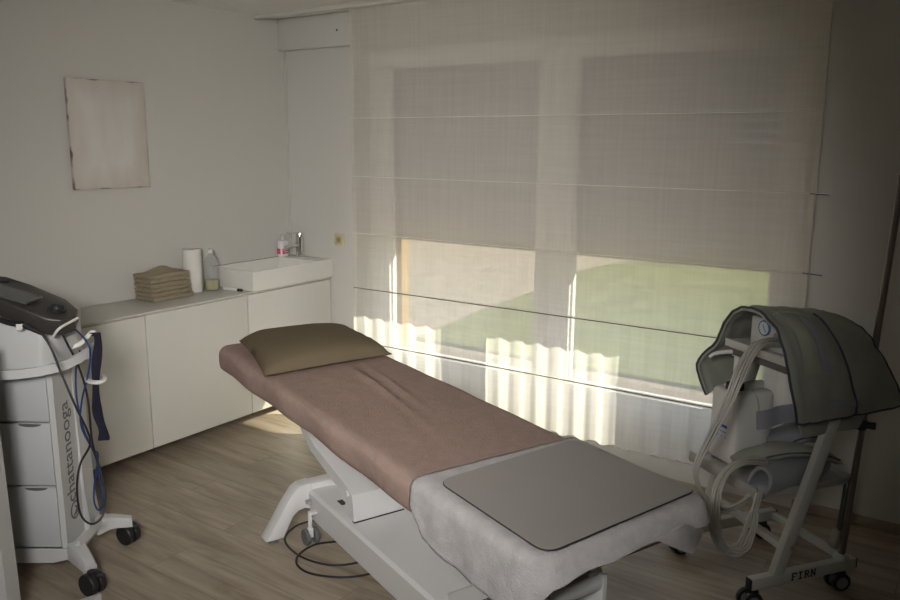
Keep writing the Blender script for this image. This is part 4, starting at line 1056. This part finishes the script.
for kk_, (nm, lbl, z0, pts, rad, fl, m_) in enumerate([
    ('folded_sleeve', 'dark grey folded compression sleeve lying above the rolled one on the shelf', 0, [(742, 464, 3.14), (765, 456, 3.10), (795, 452, 3.07), (826, 456, 3.06), (842, 463, 3.07)], 0.046, 0.5, M_cuff),
    ('folded_sleeve', 'grey folded compression sleeve heaped highest on the shelf under the draped one', 0, [(776, 446, 3.20), (792, 438, 3.17), (810, 435, 3.15), (830, 438, 3.14)], 0.058, 0.55, M_cuff4)]):
    t = thing(nm, lbl, 'sleeve', O3, CA)
    b = B(); path = [at_depth(*p) for p in pts]
    sp = smooth_path(path, 6); rings = []; L_ = len(sp); n = 20
    for i, p in enumerate(sp):
        q = i/(L_-1); s = rad*(0.35+0.65*math.sin(PI*min(1, max(0, q*0.86+0.10)))**0.5)
        rings.append([b.verts.new(p + EY*(math.cos(2*PI*k/n)*s*1.3+0.03) + V3((0,0,1))*(math.sin(2*PI*k/n)*s*fl*(1+0.25*math.sin(3*2*PI*k/n+i*0.5)) )) for k in range(n)])
    for a, c in zip(rings, rings[1:]):
        for k in range(n): b.faces.new((a[k], a[(k+1)%n], c[(k+1)%n], c[k]))
    b.faces.new(rings[0]); b.faces.new(rings[-1][::-1])
    obj('sleeve_body', b, m_, t, world=True, angle=70)
    b = B(); tube(b, [p+V3((0,0,rad*fl*0.25))-EY*(rad*1.19-0.03) for p in sp[3:-3]], 0.004, 8, 0); obj('edge_piping', b, M_piping, t, world=True)

# canister with pump
cn_ = thing('canister', 'white plastic canister with black cap and pump on the cart shelf', 'canister', O3, CA)
JX0, JX1, JY0, JY1, JZ0, JZ1 = 0.080, 0.275, 0.275, 0.430, 0.448, 0.752
def can_disp(p): return p
b = B(); rbox(b, ((JX0+JX1)/2, (JY0+JY1)/2, (JZ0+JZ1)/2), ((JX1-JX0)/2, (JY1-JY0)/2, (JZ1-JZ0)/2), 0.022, 12); obj('canister_body', b, M_can, cn_)
b = B(); rbox(b, (JX0+0.135, (JY0+JY1)/2, JZ1+0.008), (0.06, 0.014, 0.016), 0.012, 8); obj('grip', b, M_can, cn_)
nk = V3((JX0+0.045, (JY0+JY1)/2-0.01, JZ1-0.002))
b = B(); lathe(b, nk, [(0.028, 0), (0.028, 0.004), (0.036, 0.005), (0.036, 0.028), (0.030, 0.032)], 28); obj('cap', b, M_black, cn_)
b = B(); lathe(b, nk, [(0.011, 0.03), (0.011, 0.142), (0.020, 0.146), (0.023, 0.157), (0.020, 0.172), (0.012, 0.178)], 24)
hd_ = nk+V3((0,0,0.160)); tip = at_depth(700, 362, 3.2)-O3; tip = V3((tip.dot(EX), tip.dot(EY), hd_.z-0.012))
dirn = (tip-hd_).normalized()
tube(b, [hd_, hd_+dirn*0.05+V3((0,0,0.004)), hd_+dirn*0.095+V3((0,0,0.0)), hd_+dirn*0.115-V3((0,0,0.012))], lambda t: 0.010-0.004*t, 12); obj('pump', b, M_whiteplastic, cn_)
b = B(); box(b, (JX0-0.0008, JY0+0.045, JZ0+0.095), (JX0+0.0006, JY1-0.03, JZ0+0.175)); obj('side_label', b, M_label, cn_)
b = B(); box(b, (JX0-0.0016, JY0+0.040, JZ0+0.150), (JX0-0.0009, JY1-0.06, JZ0+0.162))
for k in range(5): box(b, (JX0-0.0016, JY0+0.045+k*0.013, JZ0+0.130), (JX0-0.0009, JY0+0.053+k*0.013, JZ0+0.134))
for k in range(3): box(b, (JX0-0.0016, JY0+0.045+k*0.022, JZ0+0.110), (JX0-0.0009, JY0+0.052+k*0.022, JZ0+0.113))
obj('label_print', b, M_inkblue, cn_, smooth=False)
b = B(); tube(b, [V3((JX0+0.10, JY0+0.03, JZ1+0.002)), V3((JX0+0.10, JY0-0.002, JZ1-0.02)), V3((JX0+0.115, JY0-0.004, JZ1-0.08))], 0.0035, 8); obj('loose_tube', b, M_hose, cn_)

# hose bundles
def bundle(name, lbl, pts, rad, n, r, seed, spread=None):
    t = thing(name, lbl, 'hoses', O3, CA, None)
    rnd = random.Random(seed); path = smooth_path([at_depth(*p) for p in pts], 5)
    offs = []
    for k in range(n):
        a = 2*PI*k/n*1.0 + rnd.random()*0.4; q = rad*(0.45 + 0.55*((k*7)%n)/n)
        offs.append((math.cos(a)*q, math.sin(a)*q, rnd.random()*6))
    for k in range(n):
        b = B(); pp = []
        for i, p in enumerate(path):
            s = i/(len(path)-1); w_ = spread(s) if spread else 1.0
            ox, oy, ph = offs[k]
            pp.append(p + RT*(ox*w_+0.003*math.sin(s*9+ph)) + UP*(oy*w_*0.8+0.003*math.cos(s*8+ph)) - FW*0.006*math.sin(k*2.4+s*3))
        tube(b, pp, r, 6, 0); obj('hose', b, M_hose, t, world=True, angle=80)
    return t
bundle('hose_bundle', 'bundle of clear grey hoses running from the compression unit down past the canister',
       [(792, 346, 2.97), (775, 342, 2.91), (758, 345, 2.86), (748, 358, 2.84), (740, 375, 2.83), (731, 397, 2.83), (720, 420, 2.84), (708, 442, 2.86), (696, 468, 2.87), (699, 487, 2.90), (710, 505, 2.92), (725, 510, 2.95), (741, 503, 2.98), (756, 490, 3.02)], 0.019, 10, 0.0040, 3, lambda s: 1.15 if s < .3 else 1.15-0.6*min(1, (s-.3)/.15))
bundle('hose_bundle', 'looped bundle of clear grey hoses hanging in front of the cart shelf',
       [(765, 462, 2.93), (745, 461, 2.86), (728, 470, 2.82), (717, 488, 2.80), (714, 512, 2.79), (717, 535, 2.79), (727, 549, 2.80), (740, 548, 2.81), (748, 532, 2.83), (754, 512, 2.86), (759, 494, 2.91)], 0.024, 14, 0.0040, 9, lambda s: 0.8+0.75*math.exp(-((s-0.72)/0.17)**2) if s < .9 else 0.5)
# lead with plug hanging behind the pole
pg = thing('hanging_plug_lead', 'dark lead with a pale plug hanging beside the pole of the cart', 'cable', O3, CA)
b = B(); tube(b, [at_depth(852, 478, 3.10), at_depth(846, 500, 3.12), at_depth(842, 520, 3.14), at_depth(838, 535, 3.15)], 0.008, 8); tube(b, [at_depth(846, 478, 3.13), at_depth(842, 505, 3.14), at_depth(838, 528, 3.15)], 0.006, 8); obj('lead', b, mat('dark_grey_lead', (0.08, 0.08, 0.07), 0.6), pg, world=True)
b = B(); bar(b, at_depth(838, 530, 3.15), at_depth(832, 547, 3.16), 0.04, 0.02, 0.005); obj('plug', b, mat('pale_plug', (0.30, 0.28, 0.24), 0.5), pg, world=True)
